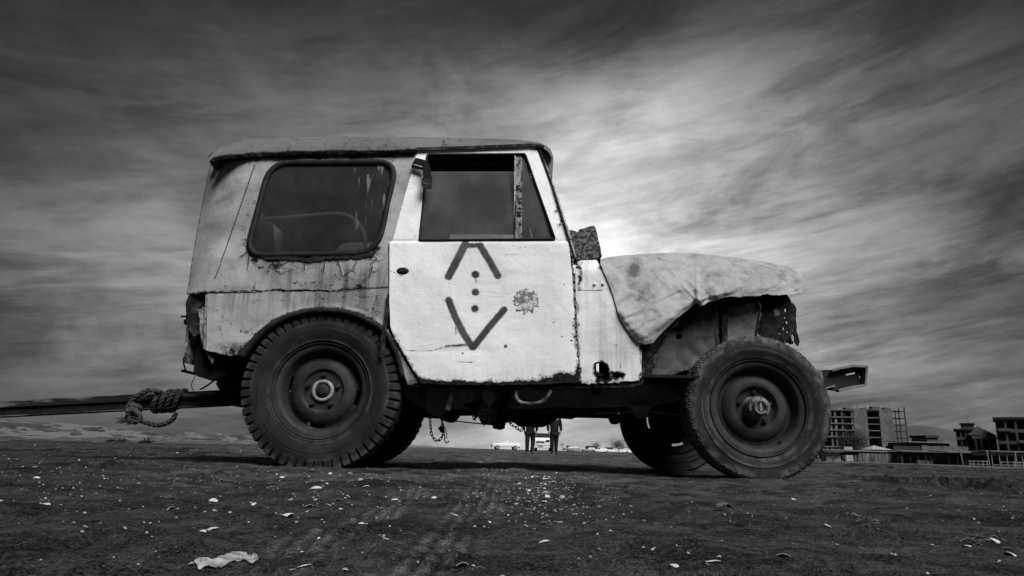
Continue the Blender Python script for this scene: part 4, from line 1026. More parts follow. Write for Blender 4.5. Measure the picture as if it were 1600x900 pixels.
# ---- wheels
def make_wheel(x, y, zc, R, kind, steer=0, outward=-1, camber=0):
    w = bpy.data.objects.new('wheel', None); COL.objects.link(w); w.parent = J
    w.location = (x, y - YC, zc); w.rotation_euler = (camber, 0, steer if outward < 0 else math.pi + steer)
    if kind == 'lug':
        NL = 52; K = 8; n = NL * K; wd = .092
        prof = [(.236, -.066), (.2475, -.076), (.252, -.084), (.258, -.088), (.262, -.086), (.276, -.092), (.300, -.100), (.318, -.103), (.321, -.101), (.335, -.102), (.348, -.1), (.352, -.099), (.370, -.096), (R - .009, -.088), (R - .002, -.078), (R, -.060), (R + .002, -.036), (R + .002, -.018), (R + .002, 0)]
        prof = prof + [(r, -yy) for r, yy in prof[-2::-1]]
        nj = len(prof)
        def fn(i, j, r, yy):
            ph = (i % K); jj = j if j <= nj // 2 else nj - 1 - j
            if j > nj // 2: ph = (i + K // 2) % K
            gap = ph in (0, 1)
            if jj >= 12 and jj < 17 and gap:
                d = .013 if jj > 12 else .003
                return r - d, yy * (.94 if jj < 15 else 1)
            if jj >= 17 and ((i // 2 + j) % 4 == 0): return r - .012, yy
            if jj in (12, 13) and not gap: return r + .003, yy * 1.03
            return r, yy
        tm = MT['lugtyre']
    else:
        n = 360; prof = [(.232, -.060), (.2475, -.072), (.254, -.080), (.268, -.087), (.290, -.096), (.300, -.099), (.304, -.096), (.325, -.096), (.348, -.092), (.355, -.089), (.3615, -.082), (R - .002, -.068), (R, -.044), (R, -.040), (R + .001, -.026), (R + .001, -.022), (R + .001, -.006), (R + .001, 0)]
        prof = prof + [(r, -yy) for r, yy in prof[-2::-1]]; nj = len(prof)
        def fn(i, j, r, yy):
            jj = j if j <= nj // 2 else nj - 1 - j
            a_ = 2 * math.pi * i / n
            if jj in (13, 15) and True: r -= .007
            elif 9 <= jj <= 16 and (i + jj * 2) % 5 == 0: r -= .006
            if 9 <= jj <= 12 and (i // 4 + jj) % 3 == 0: yy *= .99
            if 1 < jj < 9: r += .002 * math.sin(a_ * 3 + 1); 
            if 3 <= jj <= 8: yy *= 1 + .018 * math.sin(a_ * 2 + 2)
            # a little sag where it stands
            return r, yy
        tm = MT['roadtyre']
    bm = bmesh.new(); lathe(bm, prof, n, fn)
    for v in bm.verts:
        # flat where the tyre carries the load
        low = -(zc - .004); hh = (low + .075) - v.co.z
        if hh > 0: v.co.y *= 1 + .10 * min(1, hh / .08)
        if v.co.z < low: v.co.z = low + (v.co.z - low) * .12
    me = bpy.data.meshes.new('tyre'); bmesh.ops.recalc_face_normals(bm, faces=bm.faces); bm.to_mesh(me); bm.free()
    ty = mesh_obj('tyre', me, tm, w, angle=28)
    # rim barrel with flange
    bm = bmesh.new()
    pr = [(.236, -.072), (.242, -.082), (.246, -.083), (.247, -.076), (.241, -.068), (.224, -.066), (.212, -.060), (.207, -.045), (.200, -.020), (.194, -.010), (.194, .030), (.203, .050), (.208, .062), (.236, .070), (.240, .078)]
    lathe(bm, pr, 72)
    me = bpy.data.meshes.new('rim'); bmesh.ops.recalc_face_normals(bm, faces=bm.faces); bm.to_mesh(me); bm.free()
    rm = mesh_obj('rim', me, MT['rim'], w, angle=45); rm.modifiers.new('t', 'SOLIDIFY').thickness = .004
    bm = bmesh.new()
    if kind == 'lug':
        pr = [(.0, -.030), (.060, -.030), (.100, -.030), (.104, -.036), (.112, -.044), (.120, -.045), (.150, -.036), (.166, -.024), (.174, -.012), (.184, -.008), (.1945, -.006)]
    else:
        pr = [(.0, -.006), (.060, -.006), (.098, -.010), (.104, -.028), (.112, -.038), (.122, -.040), (.148, -.034), (.166, -.020), (.174, -.010), (.184, -.008), (.1945, -.006)]
    def skp(i, j): return (kind == 'lug' or outward > 0) and j >= 8 and j < 10 and ((i + 9) % 36) < 10
    lathe(bm, pr, 144, None, skp)
    bmesh.ops.remove_doubles(bm, verts=bm.verts, dist=1e-5)
    me = bpy.data.meshes.new('disc'); bmesh.ops.recalc_face_normals(bm, faces=bm.faces); bm.to_mesh(me); bm.free()
    dc = mesh_obj('wheel_disc', me, MT['rim'], w, angle=35); dc.modifiers.new('t', 'SOLIDIFY').thickness = .004
    nuts = 5
    for k in range(nuts):
        a_ = math.radians(90 + 360 / nuts * k); rr = .082
        bm = bmesh.new(); lathe(bm, [(0, -.022), (.009, -.022), (.012, -.016), (.014, -.002), (.014, 0)], 6)
        bmesh.ops.translate(bm, vec=(rr * math.cos(a_), pr[1][1], rr * math.sin(a_)), verts=bm.verts)
        me = bpy.data.meshes.new('wheel_nut'); bm.to_mesh(me); bm.free(); mesh_obj('wheel_nut', me, MT['rim'] if kind == 'lug' else MT['rust'], w, angle=30)
    # hub
    bm = bmesh.new()
    if kind == 'lug':
        lathe(bm, [(.0, -.058), (.018, -.058), (.022, -.050), (.030, -.046), (.036, -.040), (.038, -.034)], 24)
        me = bpy.data.meshes.new('hub'); bm.to_mesh(me); bm.free(); mesh_obj('hub', me, MT['dark'], w, angle=40)
        bm = bmesh.new(); lathe(bm, [(.038, -.034), (.040, -.044), (.046, -.048), (.054, -.046), (.058, -.038), (.058, -.028)], 36)
        me = bpy.data.meshes.new('hub_ring'); bm.to_mesh(me); bm.free(); mesh_obj('hub_ring', me, MT['hubring'], w, angle=50)
    else:
        lathe(bm, [(.0, -.108), (.006, -.108), (.007, -.104), (.024, -.104), (.026, -.116), (.034, -.118), (.038, -.112), (.040, -.096), (.054, -.088), (.056, -.070), (.056, -.020), (.064, -.008)], 30)
        for k in range(6):
            a_ = math.pi / 3 * k + .3; lathe_bm = bmesh.new(); lathe(lathe_bm, [(0, -.098), (.006, -.098), (.0075, -.084)], 6)
            bmesh.ops.translate(lathe_bm, vec=(.047 * math.cos(a_), 0, .047 * math.sin(a_)), verts=lathe_bm.verts)
            tmp = bpy.data.meshes.new('tmp'); lathe_bm.to_mesh(tmp); lathe_bm.free(); bm.from_mesh(tmp)
        me = bpy.data.meshes.new('hub'); bm.to_mesh(me); bm.free(); mesh_obj('hub', me, MT['hubcap'], w, angle=40)
        bm = bmesh.new(); box(bm, (-.005, -.112, -.020), (.005, -.100, .020)); me = bpy.data.meshes.new('hub_key'); bm.to_mesh(me); bm.free(); mesh_obj('hub_key', me, MT['hubring'], w)
    bm = bmesh.new(); lathe(bm, [(0, .02), (.13, .02), (.14, .03), (.14, .08), (0, .08)], 36); me = bpy.data.meshes.new('drum'); bm.to_mesh(me); bm.free(); mesh_obj('brake_drum', me, MT['under'], w, angle=40)
    # valve stem
    bm = bmesh.new(); tube(bm, [(.10, -.045, -.165), (.11, -.062, -.170)], .005, 6); me = bpy.data.meshes.new('valve'); bm.to_mesh(me); bm.free(); mesh_obj('valve_stem', me, MT['dark'], w)
    return w
make_wheel(-.968, 3.612, .392, .408, 'lug')
make_wheel(-1.02, 4.99, .392, .408, 'lug', outward=1)
make_wheel(1.282, 3.618, .360, .373, 'road', steer=math.radians(-1.5), camber=math.radians(0))
make_wheel(1.175, 4.98, .360, .373, 'road', steer=math.radians(-1.5), outward=1)

# ================================================================== THINGS ON AND ABOUT THE JEEP
# ---- sheet draped over the bonnet
TU = [938, 950, 975, 1000, 1050, 1090, 1120, 1160, 1190, 1225, 1240, 1254]
TV = [406, 402, 398.5, 396, 394, 396, 399, 403.5, 408, 415, 421, 428]
BU = [938, 943, 950, 958, 966, 975, 986, 996, 1004, 1012, 1020, 1030, 1040, 1052, 1062, 1074, 1084, 1088, 1094, 1100, 1110, 1120, 1130, 1160, 1200, 1232, 1242, 1252, 1254]
BV = [412, 425, 440, 462, 490, 508, 524, 534, 538, 539, 536, 525, 514, 503, 494, 485, 477, 473, 477, 478, 472, 468, 466, 463, 461, 461, 460, 458, 456]
NU, NW = 300, 120
ug = np.interp(np.linspace(0, 1, NU), [0, .42, 1], [938, 1060, 1254]); wg = np.linspace(0, 1, NW)
U, Wg = np.meshgrid(ug, wg, indexing='ij')
tv = np.interp(U, TU, TV); bv = np.interp(U, BU, BV) + .7 * vnoise(U / 3.1, U * 0, 301) + 1.5 * vnoise(U / 13., U * 0, 303) * sst(1060, 1080, U) * sst(1230, 1200, U)
wn_ = np.clip(Wg / .62, 0, 1)                # 0 hem, 1 silhouette
V = bv + (tv - bv) * wn_
Yh = np.interp(U, [938, 1000, 1030, 1080, 1160, 1230, 1254], [3.49, 3.485, 3.49, 3.52, 3.54, 3.58, 3.66])
Yt_ = 3.80
Yc = Yh + (Yt_ - Yh) * wn_ ** 2.2
h_ = bv - tv
ang = (U * .9 + V * .55)
fold = .0065 * (1 - np.abs(vnoise((U * .5 + V * 1.0) / 11., (V - U * .4) / 45., 115)) * 2.4) + .009 * (1 - np.abs(vnoise((U * .9 - V * .8) / 13., (V + U * .6) / 50., 117)) * 2.4) * G2(U, V, 1050, 470, 60, 50) + .015 * (1 - np.abs(vnoise((U * .75 + V * 1.1) / 34., (V - U * .5) / 120., 111)) * 2) * np.exp(-((U - 1020) / 70) ** 2) + .007 * (1 - np.abs(vnoise((U * .2 + V * 1.2) / 24., U / 130., 113)) * 2) + .020 * vnoise(ang / 50., (V - U * .3) / 90., 101) + .011 * vnoise((U * .8 - V * .6) / 30., (U * .5 + V) / 110., 103) + .0025 * fbm(U / 22., V / 26., 3, 105, .5)
diag = .012 * np.abs(np.sin((U * .55 + V * .9) / 15. + 1.2 * vnoise(U / 30., V / 30., 107))) * np.exp(-((U - 1030) / 60) ** 2) * sst(430, 500, V)
pleat = .05 * np.exp(-((U - 1092) / 5.0) ** 2) * sst(.45, 0, wn_) - .04 * np.exp(-((U - 1104) / 6.0) ** 2) * sst(.4, 0, wn_) + .014 * np.sin((U - 1095) / 3.2) * np.exp(-((U - 1112) / 20) ** 2) * sst(.35, 0, wn_)
taut = .035 * sst(1226, 1252, U) * (1 - np.abs(wn_ * 2 - 1)) + .030 * np.exp(-((U - 1222) / 9) ** 2) * G2(U, V, 1222, 432, 99, 9)
Yc = Yc - (fold + diag + pleat) * (1 - wn_ ** 4 * .8) * sst(0, .14, wn_ + .02) + taut
a_, b_, c_ = rays(U, V); t_ = Yc / b_
PX, PY, PZ_ = a_ * t_, Yc, CAMH + c_ * t_
back = np.clip((Wg - .62) / .38, 0, 1)
PY = np.where(Wg > .62, Yt_ + back * (2 * YC - 2 * Yt_ + .2), PY)
ztop = PZ_[:, int(.62 * (NW - 1))][:, None]
PZ_ = np.where(Wg > .62, ztop + .07 * np.sin(np.pi * np.clip(back, 0, 1)) * .9 - .30 * sst(.86, 1, back), PZ_)
PX = np.where(Wg > .62, PX[:, int(.62 * (NW - 1))][:, None], PX)
st = .9 * G2(U, V, 990 - (V - 420) * .25, 425, 9, 24) + .45 * G2(U, V, 1222, 432, 6, 7) + .35 * G2(U, V, 1010, 470, 28, 25) + .3 * G2(U, V, 1175, 425, 40, 10)
st = st * (Wg <= .63)
cme = grid_mesh('bonnet_sheet', PX, PY, PZ_, {'stain': st})
cov = mesh_obj('bonnet_sheet', cme, None); cov.modifiers.new('t', 'SOLIDIFY').thickness = .0022
tag(cov, 'pale dirty canvas sheet draped over the bonnet with a ragged drooping hem', 'tarpaulin')
fm_ = bpy.data.materials.new('dirty_canvas'); fm_.use_nodes = True; nt = fm_.node_tree; n = NT(nt); b = nt.nodes['Principled BSDF']; co = n.coord('Object')
g1 = n.noise(co, 5, 8, .62, .6); g2 = n.noise(n.mapv(co, scale=(1, 1, 1.4), rot=(0, .5, 0)), 11, 8, .66, .5); g3 = n.noise(co, 240, 2, .5); g5 = n.noise(co, 42, 4, .6)
v = .35 - g1.ss(.38, .70) * .10 - g2.ss(.46, .70) * .11 - g5.ss(.52, .72) * .05 - n.attr('stain') * .34 * g1.ss(.2, .6) + (g3 - .5) * .08 - g5.ss(.68, .75) * .25 * g1.ss(.45, .6)
v = v.mx(.08)
nt.links.new(n.comb(v, v, v), b.inputs['Base Color']); b.inputs['Roughness'].default_value = .72; b.inputs['Specular IOR Level'].default_value = .25
nt.links.new(n.bump(g2 * .38 + g1 * .9 + g3 * .02 + g5 * .06, .6, .015), b.inputs['Normal'])
cov.data.materials.append(fm_)

# ---- speckled block propped on the cowl
o = plate('porous_block', jag([(885, 361), (893, 359), (899, 361), (902, 363), (905, 358), (928, 352), (931, 356), (941, 400), (930, 404), (900, 407), (893, 390)], .6, 4, True, 91), 3.64, .10, MT['block'], None, bevel=.004)
tag(o, 'dark speckled porous slab propped upright on the cowl behind the sheet', 'slab')

# ---- webbing strap over the door frame
sroot = empty('webbing_strap', sd(655, 250, -.03), 'black webbing strap with buckle hooked over the top rear corner of the door', 'strap')
def strap_piece(name, pts, y0, y1, m, t=.004):
    bm = fill2d(pts, [])
    for v in bm.verts:
        u_, v_ = v.co.x, -v.co.y; v.co = sd(u_, v_, y0 + (y1 - y0) * (u_ - 640) / 36)
    r = bmesh.ops.extrude_face_region(bm, geom=bm.faces[:]); bmesh.ops.translate(bm, vec=(0, t, 0), verts=[g for g in r['geom'] if isinstance(g, bmesh.types.BMVert)])
    o = bm_obj(name, bm, m, sroot); md = o.modifiers.new('b', 'BEVEL'); md.width = .0015; return o
strap_piece('webbing', rounded([(650, 246), (668, 251), (671, 258), (661, 266), (642, 262), (645, 253)], 2, 2), -.03, -.05, MT['strap'])
strap_piece('webbing', rounded([(661, 252), (669, 252), (672, 262), (676, 286), (662, 284), (660, 268)], 3, 3), -.055, -.06, MT['strap'])
strap_piece('webbing_stripe', [(646, 256.2), (663, 261), (663, 262.4), (646, 257.4)], -.036, -.056, MT['strapline'], .003)
strap_piece('buckle', rounded([(659, 277), (667, 278), (675, 282), (674, 294), (662, 293), (658, 288)], 2, 3), -.068, -.075, MT['dark'], .012)
strap_piece('buckle_slot', [(660, 285), (672, 289), (672, 290.2), (660, 286.2)], -.072, -.078, MT['strapmetal'], .003)

# ---- chain with hook
def link_mesh():
    bm = bmesh.new(); P = []
    for k in range(16):
        a_ = 2 * math.pi * k / 16; P.append((.0065 * math.cos(a_), 0, .0065 * math.sin(a_) + (.0055 if math.sin(a_) > 0 else -.0055)))
    P.append(P[0]); tube(bm, P, .0026, 6, cap=False); me = bpy.data.meshes.new('link'); bm.to_mesh(me); bm.free(); me.materials.append(MT['chain']); me.shade_smooth(); return me
LM = link_mesh()
def chain(path, Y, label, group=None):
    P = smoothpath([at(u, v, Y) for u, v in path], 12)
    root = empty('chain', P[0], label, 'chain', group)
    d = 0; last = None; k = 0
    for p, q_ in zip(P[:-1], P[1:]):
        d += (q_ - p).length
        if d > .0175 or last is None:
            d = 0; last = p; L = bpy.data.objects.new('link', LM); COL.objects.link(L); L.parent = root
            t = (q_ - p).normalized(); L.rotation_mode = 'QUATERNION'; L.rotation_quaternion = t.to_track_quat('Z', 'Y') @ Matrix.Rotation(math.pi / 2 * (k % 2) + .5, 3, 'Z').to_quaternion()
            L.location = p - root.location; k += 1
    return root
ch = chain([(671, 640), (672, 655), (673, 668), (675, 680), (681, 688), (688, 686), (693, 675), (691, 660), (690, 648)], 4.0, 'short dark chain looped under the jeep behind the rear wheel, with an open hook')
tube_obj('hook', smoothpath([at(688, 652, 4.0), at(692, 664, 4.0), at(694, 675, 4.0), at(695, 688, 4.0), at(698, 692, 4.0), at(702, 689, 4.0)]), .0032, MT['chain'], ch)
tube_obj('hook', smoothpath([at(692, 664, 4.01), at(697, 674, 4.01), at(698, 686, 4.01)]), .0025, MT['chain'], ch)
plate('chain_clamp', jag([(684, 669), (690, 664), (692, 670), (694, 677), (689, 676)], .5, 2, True, 93), 3.995, .01, MT['chain'], ch, bevel=0)
chain([(796, 660), (801, 665), (807, 668), (813, 673), (818, 668)], 4.05, 'short dark chain hanging from the gearbox beside the nearer walking legs')

# ---- towing beam and rope
bl = empty('tow_beam', at(200, 640, 4.3), 'long flaking steel beam fixed to the tail of the jeep and running down to the sand', 'beam')
def beam_piece(name, y0, y1, top, bot, mat_):
    """bar between two heights measured from the beam's axis"""
    A = at(357, 622, 4.3); B = at(0, 640, 4.3); d = (B - A).normalized(); zend = .06
    tend = (A.z - zend) / -d.z; E = A + d * tend; nrm = Vector((d.z, 0, -d.x)) * -1
    if nrm.z < 0: nrm = -nrm
    bm = bmesh.new(); vs = []
    for s in range(41):
        p = A + (E - A) * (s / 40)
        vs.append([bm.verts.new(p + nrm * h + Vector((0, y, 0))) for y, h in ((y0, top), (y1, top), (y1, bot), (y0, bot))])
    for a_, b_ in zip(vs[:-1], vs[1:]):
        for k in range(4): bm.faces.new((a_[k], a_[(k + 1) % 4], b_[(k + 1) % 4], b_[k]))
    bm.faces.new(vs[0]); bm.faces.new(vs[-1][::-1])
    o = bm_obj(name, bm, mat_, bl); md = o.modifiers.new('b', 'BEVEL'); md.width = .002; return o
beam_piece('top_flange', -.045, .045, .048, .006, MT['beam'])
beam_piece('web', -.028, .028, .0055, -.040, MT['beamdark'])
beam_piece('bottom_flange', -.040, .040, -.0405, -.048, MT['beam'])
plate('end_clamp', jag([(345, 606), (356, 604), (372, 606), (374, 622), (358, 634), (346, 630)], 1.0, 4, True, 95), 4.18, .24, MT['rust'], bl, bevel=.004)

rope = empty('tow_rope', at(240, 640, 4.24), 'frayed thick hemp rope coiled and knotted round the steel beam behind the jeep', 'rope')
A = at(357, 622, 4.3); B = at(0, 640, 4.3)
def onbeam(u, ang_, rr=.064):
    t = (357 - u) / 357.; c_ = A + (B - A) * t
    return c_ + Vector((0, -math.cos(ang_) * rr * 1.0, math.sin(ang_) * rr * .95))
coil = []
for k in range(15 * 3 + 6):
    a_ = math.radians(70 - k * 24); u_ = 247 + 37 * k / 50 + (7 * math.sin(a_)); coil.append(onbeam(u_, a_))
lead = [at(203, 643, 4.2), at(201, 634, 4.19), at(207, 626, 4.19), at(217, 617, 4.19), at(228, 611, 4.2), at(240, 610, 4.21), at(250, 613, 4.24)]
tail = [at(275, 645, 4.20), at(270, 655, 4.2), at(258, 662, 4.2), at(244, 664, 4.2), at(228, 660, 4.2), at(216, 656, 4.2), at(208, 650, 4.2)]
knot = [at(208, 650, 4.2), at(201, 645, 4.17), at(200, 636, 4.17), at(208, 633, 4.16), at(218, 637, 4.17), at(216, 645, 4.22), at(206, 650, 4.22), at(202, 657, 4.19), at(212, 659, 4.16), at(219, 652, 4.16), at(213, 643, 4.15), at(205, 640, 4.14), at(200, 648, 4.15), at(204, 658, 4.17), at(200, 656, 4.18)]
def strands(name, pts, r, k=5):
    P = smoothpath(pts, k); 
    for s in range(3):
        out = []; L = 0; nrm = Vector((0, 0, 1))
        for i, p in enumerate(P):
            t = (P[min(i + 1, len(P) - 1)] - P[max(i - 1, 0)]).normalized()
            if i: L += (p - P[i - 1]).length
            nrm = (nrm - t * nrm.dot(t)); nrm = nrm.normalized() if nrm.length > 1e-4 else Vector((0, 1, 0)); bn = t.cross(nrm)
            a_ = L / .085 * 2 * math.pi + s * 2 * math.pi / 3
            out.append(p + (nrm * math.cos(a_) + bn * math.sin(a_)) * r * .52)
        bm = bmesh.new(); tube(bm, out, r * .60, 7); bm_obj(name, bm, MT['rope'], rope, smooth=True)
strands('rope_strand', lead, .0145)
strands('rope_strand', coil, .0145, 4)
strands('rope_strand', tail, .0145)
strands('rope_strand', knot, .0155)
bm = bmesh.new(); r_ = random.Random(5)
for k in range(90):
    p0 = at(203 + r_.uniform(-4, 14), 653 + r_.uniform(-3, 4), 4.17 + r_.uniform(-.02, .03)); dr_ = Vector((-r_.uniform(.02, .085) if r_.random() < .75 else r_.uniform(-.01, .04), r_.uniform(-.02, .02), -r_.uniform(.0, .03)))
    p1 = p0 + dr_ * .6 + Vector((0, 0, r_.uniform(-.006, .008))); p2 = p0 + dr_ + Vector((0, 0, -r_.uniform(0, .015)))
    tube(bm, [p0, p1, p2], [.0028, .002, .0006], 4)
bm_obj('frayed_end', bm, MT['rope'], rope)

# ================================================================== SHELLS AND SCRAPS ON THE SAND
def shell_mesh(k):
    r_ = random.Random(100 + k); bm = bmesh.new(); nt_ = 18; nr_ = 5
    if k % 4 == 3:      # broken shard
        pts = [(math.cos(a) * r_.uniform(.5, 1), math.sin(a) * r_.uniform(.3, .7)) for a in [2 * math.pi * i / 9 for i in range(9)]]
        c0 = bm.verts.new((0, 0, .16)); vs = [bm.verts.new((x, y, .10 * (1 - x * x) + r_.uniform(-.04, .05))) for x, y in pts]
        for i in range(9): bm.faces.new((c0, vs[i], vs[(i + 1) % 9]))
    else:
        hinge = Vector((0, -.72, .0)); rows = []
        for j in range(1, nr_ + 1):
            rr = j / nr_; row = []
            for i in range(nt_ + 1):
                a_ = math.radians(-20 + 220 * i / nt_); rib = 1 + .035 * math.cos(i * math.pi) * rr
                x = math.cos(a_) * rr * rib; y = -.72 + (math.sin(a_) * .86 + .72) * rr
                z = .46 * (1 - rr ** 2.2) * (1 if k % 4 != 1 else .7) + .05 * (1 - rr) + (.02 * math.cos(i * math.pi)) * rr + (r_.uniform(-.02, .02) if j == nr_ else 0)
                row.append(bm.verts.new((x, y, z)))
            rows.append(row)
        ap = bm.verts.new((0, -.74, .44))
        for i in range(nt_): bm.faces.new((ap, rows[0][i], rows[0][i + 1]))
        for a_, b_ in zip(rows[:-1], rows[1:]):
            for i in range(nt_): bm.faces.new((a_[i], b_[i], b_[i + 1], a_[i + 1]))
        if k % 4 == 2:
            for v in bm.verts: v.co.z *= .6; v.co.x *= .8
    r = bmesh.ops.extrude_face_region(bm, geom=bm.faces[:]); bmesh.ops.translate(bm, vec=(0, 0, -.05), verts=[g for g in r['geom'] if isinstance(g, bmesh.types.BMVert)])
    bmesh.ops.recalc_face_normals(bm, faces=bm.faces)
    me = bpy.data.meshes.new('shell'); bm.to_mesh(me); bm.free(); me.shade_smooth(); return me
SH = []
for k in range(8):
    me = shell_mesh(k); me.materials.append(MT['shell'] if k < 5 else MT['shellgrey']); SH.append(me)
def put_shell(x, y, size, k, label, tilt=.25, flip=False, group='shells strewn over the dark sand'):
    o = bpy.data.objects.new('shell', SH[k % 8]); COL.objects.link(o)
    s = size / 2; o.scale = (s, s * random.uniform(.7, 1), s * random.uniform(.8, 1.1))
    o.rotation_euler = (random.uniform(-tilt, tilt), random.uniform(-tilt, tilt), random.uniform(0, 6.28))
    o.location = (x, y, hz(x, y) + s * .04); tag(o, label, 'shell', group); return o
big = [  # u, v, width in drawing units, label
    (58, 747, 9, 'small pale domed shell far left among dark clods'), (73, 789, 13, 'oval pale shell low at the far left'), (115, 792, 16, 'flat grey shell right of the oval pale shell at far left'),
    (318, 819, 14, 'domed white shell, left one of the close pair in the left foreground'), (333, 829, 17, 'long pale shell, right one of the close pair in the left foreground'),
    (411, 741, 10, 'pale shell chunk standing just below the rear tyre on the left'), (426, 761, 10, 'whitish shell left of the big ringed shell below the rear wheel'), (441, 749, 9, 'small shell beneath the rear tyre, left of its middle'),
    (450, 808, 24, 'broken pale shell strip in front of the rear wheel'), (457, 833, 10, 'rounded shell below the broken shell strip'), (458, 893, 14, 'pale shell on the bottom edge of the view, left of centre'),
    (475, 884, 26, 'large ragged shell fragment near the bottom edge, left of centre'), (494, 768, 18, 'large ringed shell below the hub of the rear wheel'), (488, 734, 7, 'tiny shell touching the rear tyre'),
    (503, 750, 10, 'shell just behind the large ringed shell'), (515, 792, 17, 'bright oval shell in front of the rear wheel'), (484, 791, 16, 'thin flat shell left of the bright oval shell'),
    (549, 741, 12, 'knobbly shell chunk below the rear wheel, right of its hub'), (576, 741, 9, 'bright round shell beside the knobbly shell chunk'), (536, 822, 18, 'flat pale shell with a straight edge in the middle foreground'),
    (565, 820, 11, 'small bright shell beside the flat straight edged shell'), (602, 849, 12, 'white shell fan in the foreground left of the wheel tracks'), (710, 804, 16, 'pale shell lying in the wheel tracks'),
    (765, 821, 10, 'round white shell at the right edge of the wheel tracks'), (723, 884, 22, 'large grey shell fragment at the bottom edge in the wheel tracks'), (748, 889, 14, 'thin shell sliver right of the grey shell fragment at the bottom edge'),
    (849, 823, 16, 'domed white shell alone in the middle foreground'), (876, 818, 24, 'long bright shell right of the lone domed shell'), (849, 846, 19, 'striped fan shell standing in the middle foreground'),
    (821, 748, 8, 'bright shell at the back of the middle scatter'), (878, 780, 12, 'white shell in the middle scatter below the bright back shell'), (825, 799, 14, 'flat shell cluster end in the middle scatter'),
    (1021, 859, 12, 'bright oval shell right of centre in the foreground'), (1027, 820, 20, 'thin pale shell behind the bright oval shell on the right'), (1053, 884, 18, 'flat pale shell near the bottom edge right of centre'),
    (1113, 883, 28, 'large scalloped grey shell at the bottom edge right of centre'), (1225, 871, 22, 'winged pale shell in the right foreground'), (1003, 809, 14, 'small flat shell behind the right foreground shells'),
    (1293, 818, 18, 'pale shell beside the dark debris on the right'), (1578, 863, 15, 'rounded grey shell at the far right edge'), (1553, 848, 18, 'pale shell left of the rounded shell at the far right'), (1510, 855, 13, 'half buried shell in the far right foreground'),
    (1240, 782, 10, 'small pale shell in front of the front wheel, to its right'), (1145, 757, 8, 'small shell at the foot of the front tyre'), (1340, 809, 8, 'tiny shell behind the dark debris on the right'), (938, 788, 9, 'small pale shell right of the middle scatter')]
for i, (u_, v_, w_, lab) in enumerate(big):
    x, y = gnd(u_, v_); d = math.sqrt(x * x + y * y)
    put_shell(x, y, max(.006, w_ / 1067. * d * .97), i if i % 4 != 3 or w_ > 15 else i + 1, lab, .3, group=None)
cl = [(480, 745, 120, 14, 34), (570, 752, 60, 8, 14), (846, 750, 22, 12, 60), (842, 778, 44, 22, 34), (120, 722, 130, 14, 34), (330, 706, 110, 6, 30), (90, 700, 90, 5, 20), (400, 790, 260, 50, 30), (980, 790, 200, 50, 28), (1250, 800, 260, 60, 22), (760, 800, 80, 40, 18), (560, 728, 50, 5, 8)]
ns = 0
for u0, v0, wu, wv, cnt_ in cl:
    for i in range(cnt_):
        u_ = random.gauss(u0, wu * .6); v_ = random.gauss(v0, wv * .6)
        if v_ < 700 + .025 * (u_ - 800) + 4 or v_ > 895 or u_ < -30 or u_ > 1630: continue
        x, y = gnd(u_, v_)
        if y > 14 or ns > 250 or (abs(y - 3.6) < .13 and (abs(x + .97) < .25 or abs(x - 1.28) < .25)): continue
        ns += 1; put_shell(x, y, random.choice((.008, .011, .014, .018, .024)) * (1 if y < 4 else 1.5) * .85, random.randrange(8), 'small pale shell or shell chip scattered on the dark sand', .5)
# crushed shell chips, too many to count
bm = bmesh.new()
for i in range(1500):
    if i % 3 == 0: u_, v_ = random.gauss(850, 60), random.gauss(760, 30)
    elif i % 3 == 1: u_, v_ = random.uniform(0, 700), 700 + abs(random.gauss(0, 40))
    else: u_, v_ = random.uniform(0, 1600), 705 + abs(random.gauss(0, 90))
    if v_ < 704 + .025 * (u_ - 800) or v_ > 920: continue
    x, y = gnd(u_, v_)
    if y > 12: continue
    s = random.uniform(.0010, .0034) * (1 + y * .10); z0 = hz(x, y) + s * .5
    a_ = random.uniform(0, 6.28)
    vs = [bm.verts.new((x + s * math.cos(a_ + k * 2.1) * random.uniform(.6, 1.4), y + s * math.sin(a_ + k * 2.1) * random.uniform(.6, 1.4), z0 + random.uniform(-.3, .6) * s)) for k in range(3)] + [bm.verts.new((x, y, z0 + s * .8))]
    for f in ((0, 1, 3), (1, 2, 3), (2, 0, 3)): bm.faces.new([vs[j] for j in f])
tag(bm_obj('shell_grit', bm, MT['shellgrey']), 'crushed shell chips sprinkled over the dark sand', 'shell grit', kind='stuff')
# dark clods of damp sand
bm = bmesh.new()
for i in range(1300):
    if i % 2: u_, v_ = random.gauss(150, 220), random.gauss(757, 26)
    else: u_, v_ = random.uniform(0, 1600), random.gauss(750, 40)
    if v_ < 712 + .025 * (u_ - 800) or v_ > 900: continue
    x, y = gnd(u_, v_)
    if y > 9: continue
    s = random.uniform(.0015, .0055) * (.5 + y * .14)
    m = Matrix.Translation((x, y, hz(x, y) + s * .15)) @ Matrix.Rotation(random.uniform(0, 6), 4, 'Z') @ Matrix.Diagonal((s * random.uniform(.8, 2), s, s * random.uniform(.35, .7), 1))
    r = bmesh.ops.create_icosphere(bm, subdivisions=1, radius=1, matrix=m)
    for v in r['verts']: v.co += Vector((random.uniform(-1, 1), random.uniform(-1, 1), random.uniform(-.5, .5))) * s * .28
tag(bm_obj('sand_clods', bm, MT['clod'], smooth=True), 'lumps of damp dark sand thrown up across the beach', 'clods', kind='stuff')
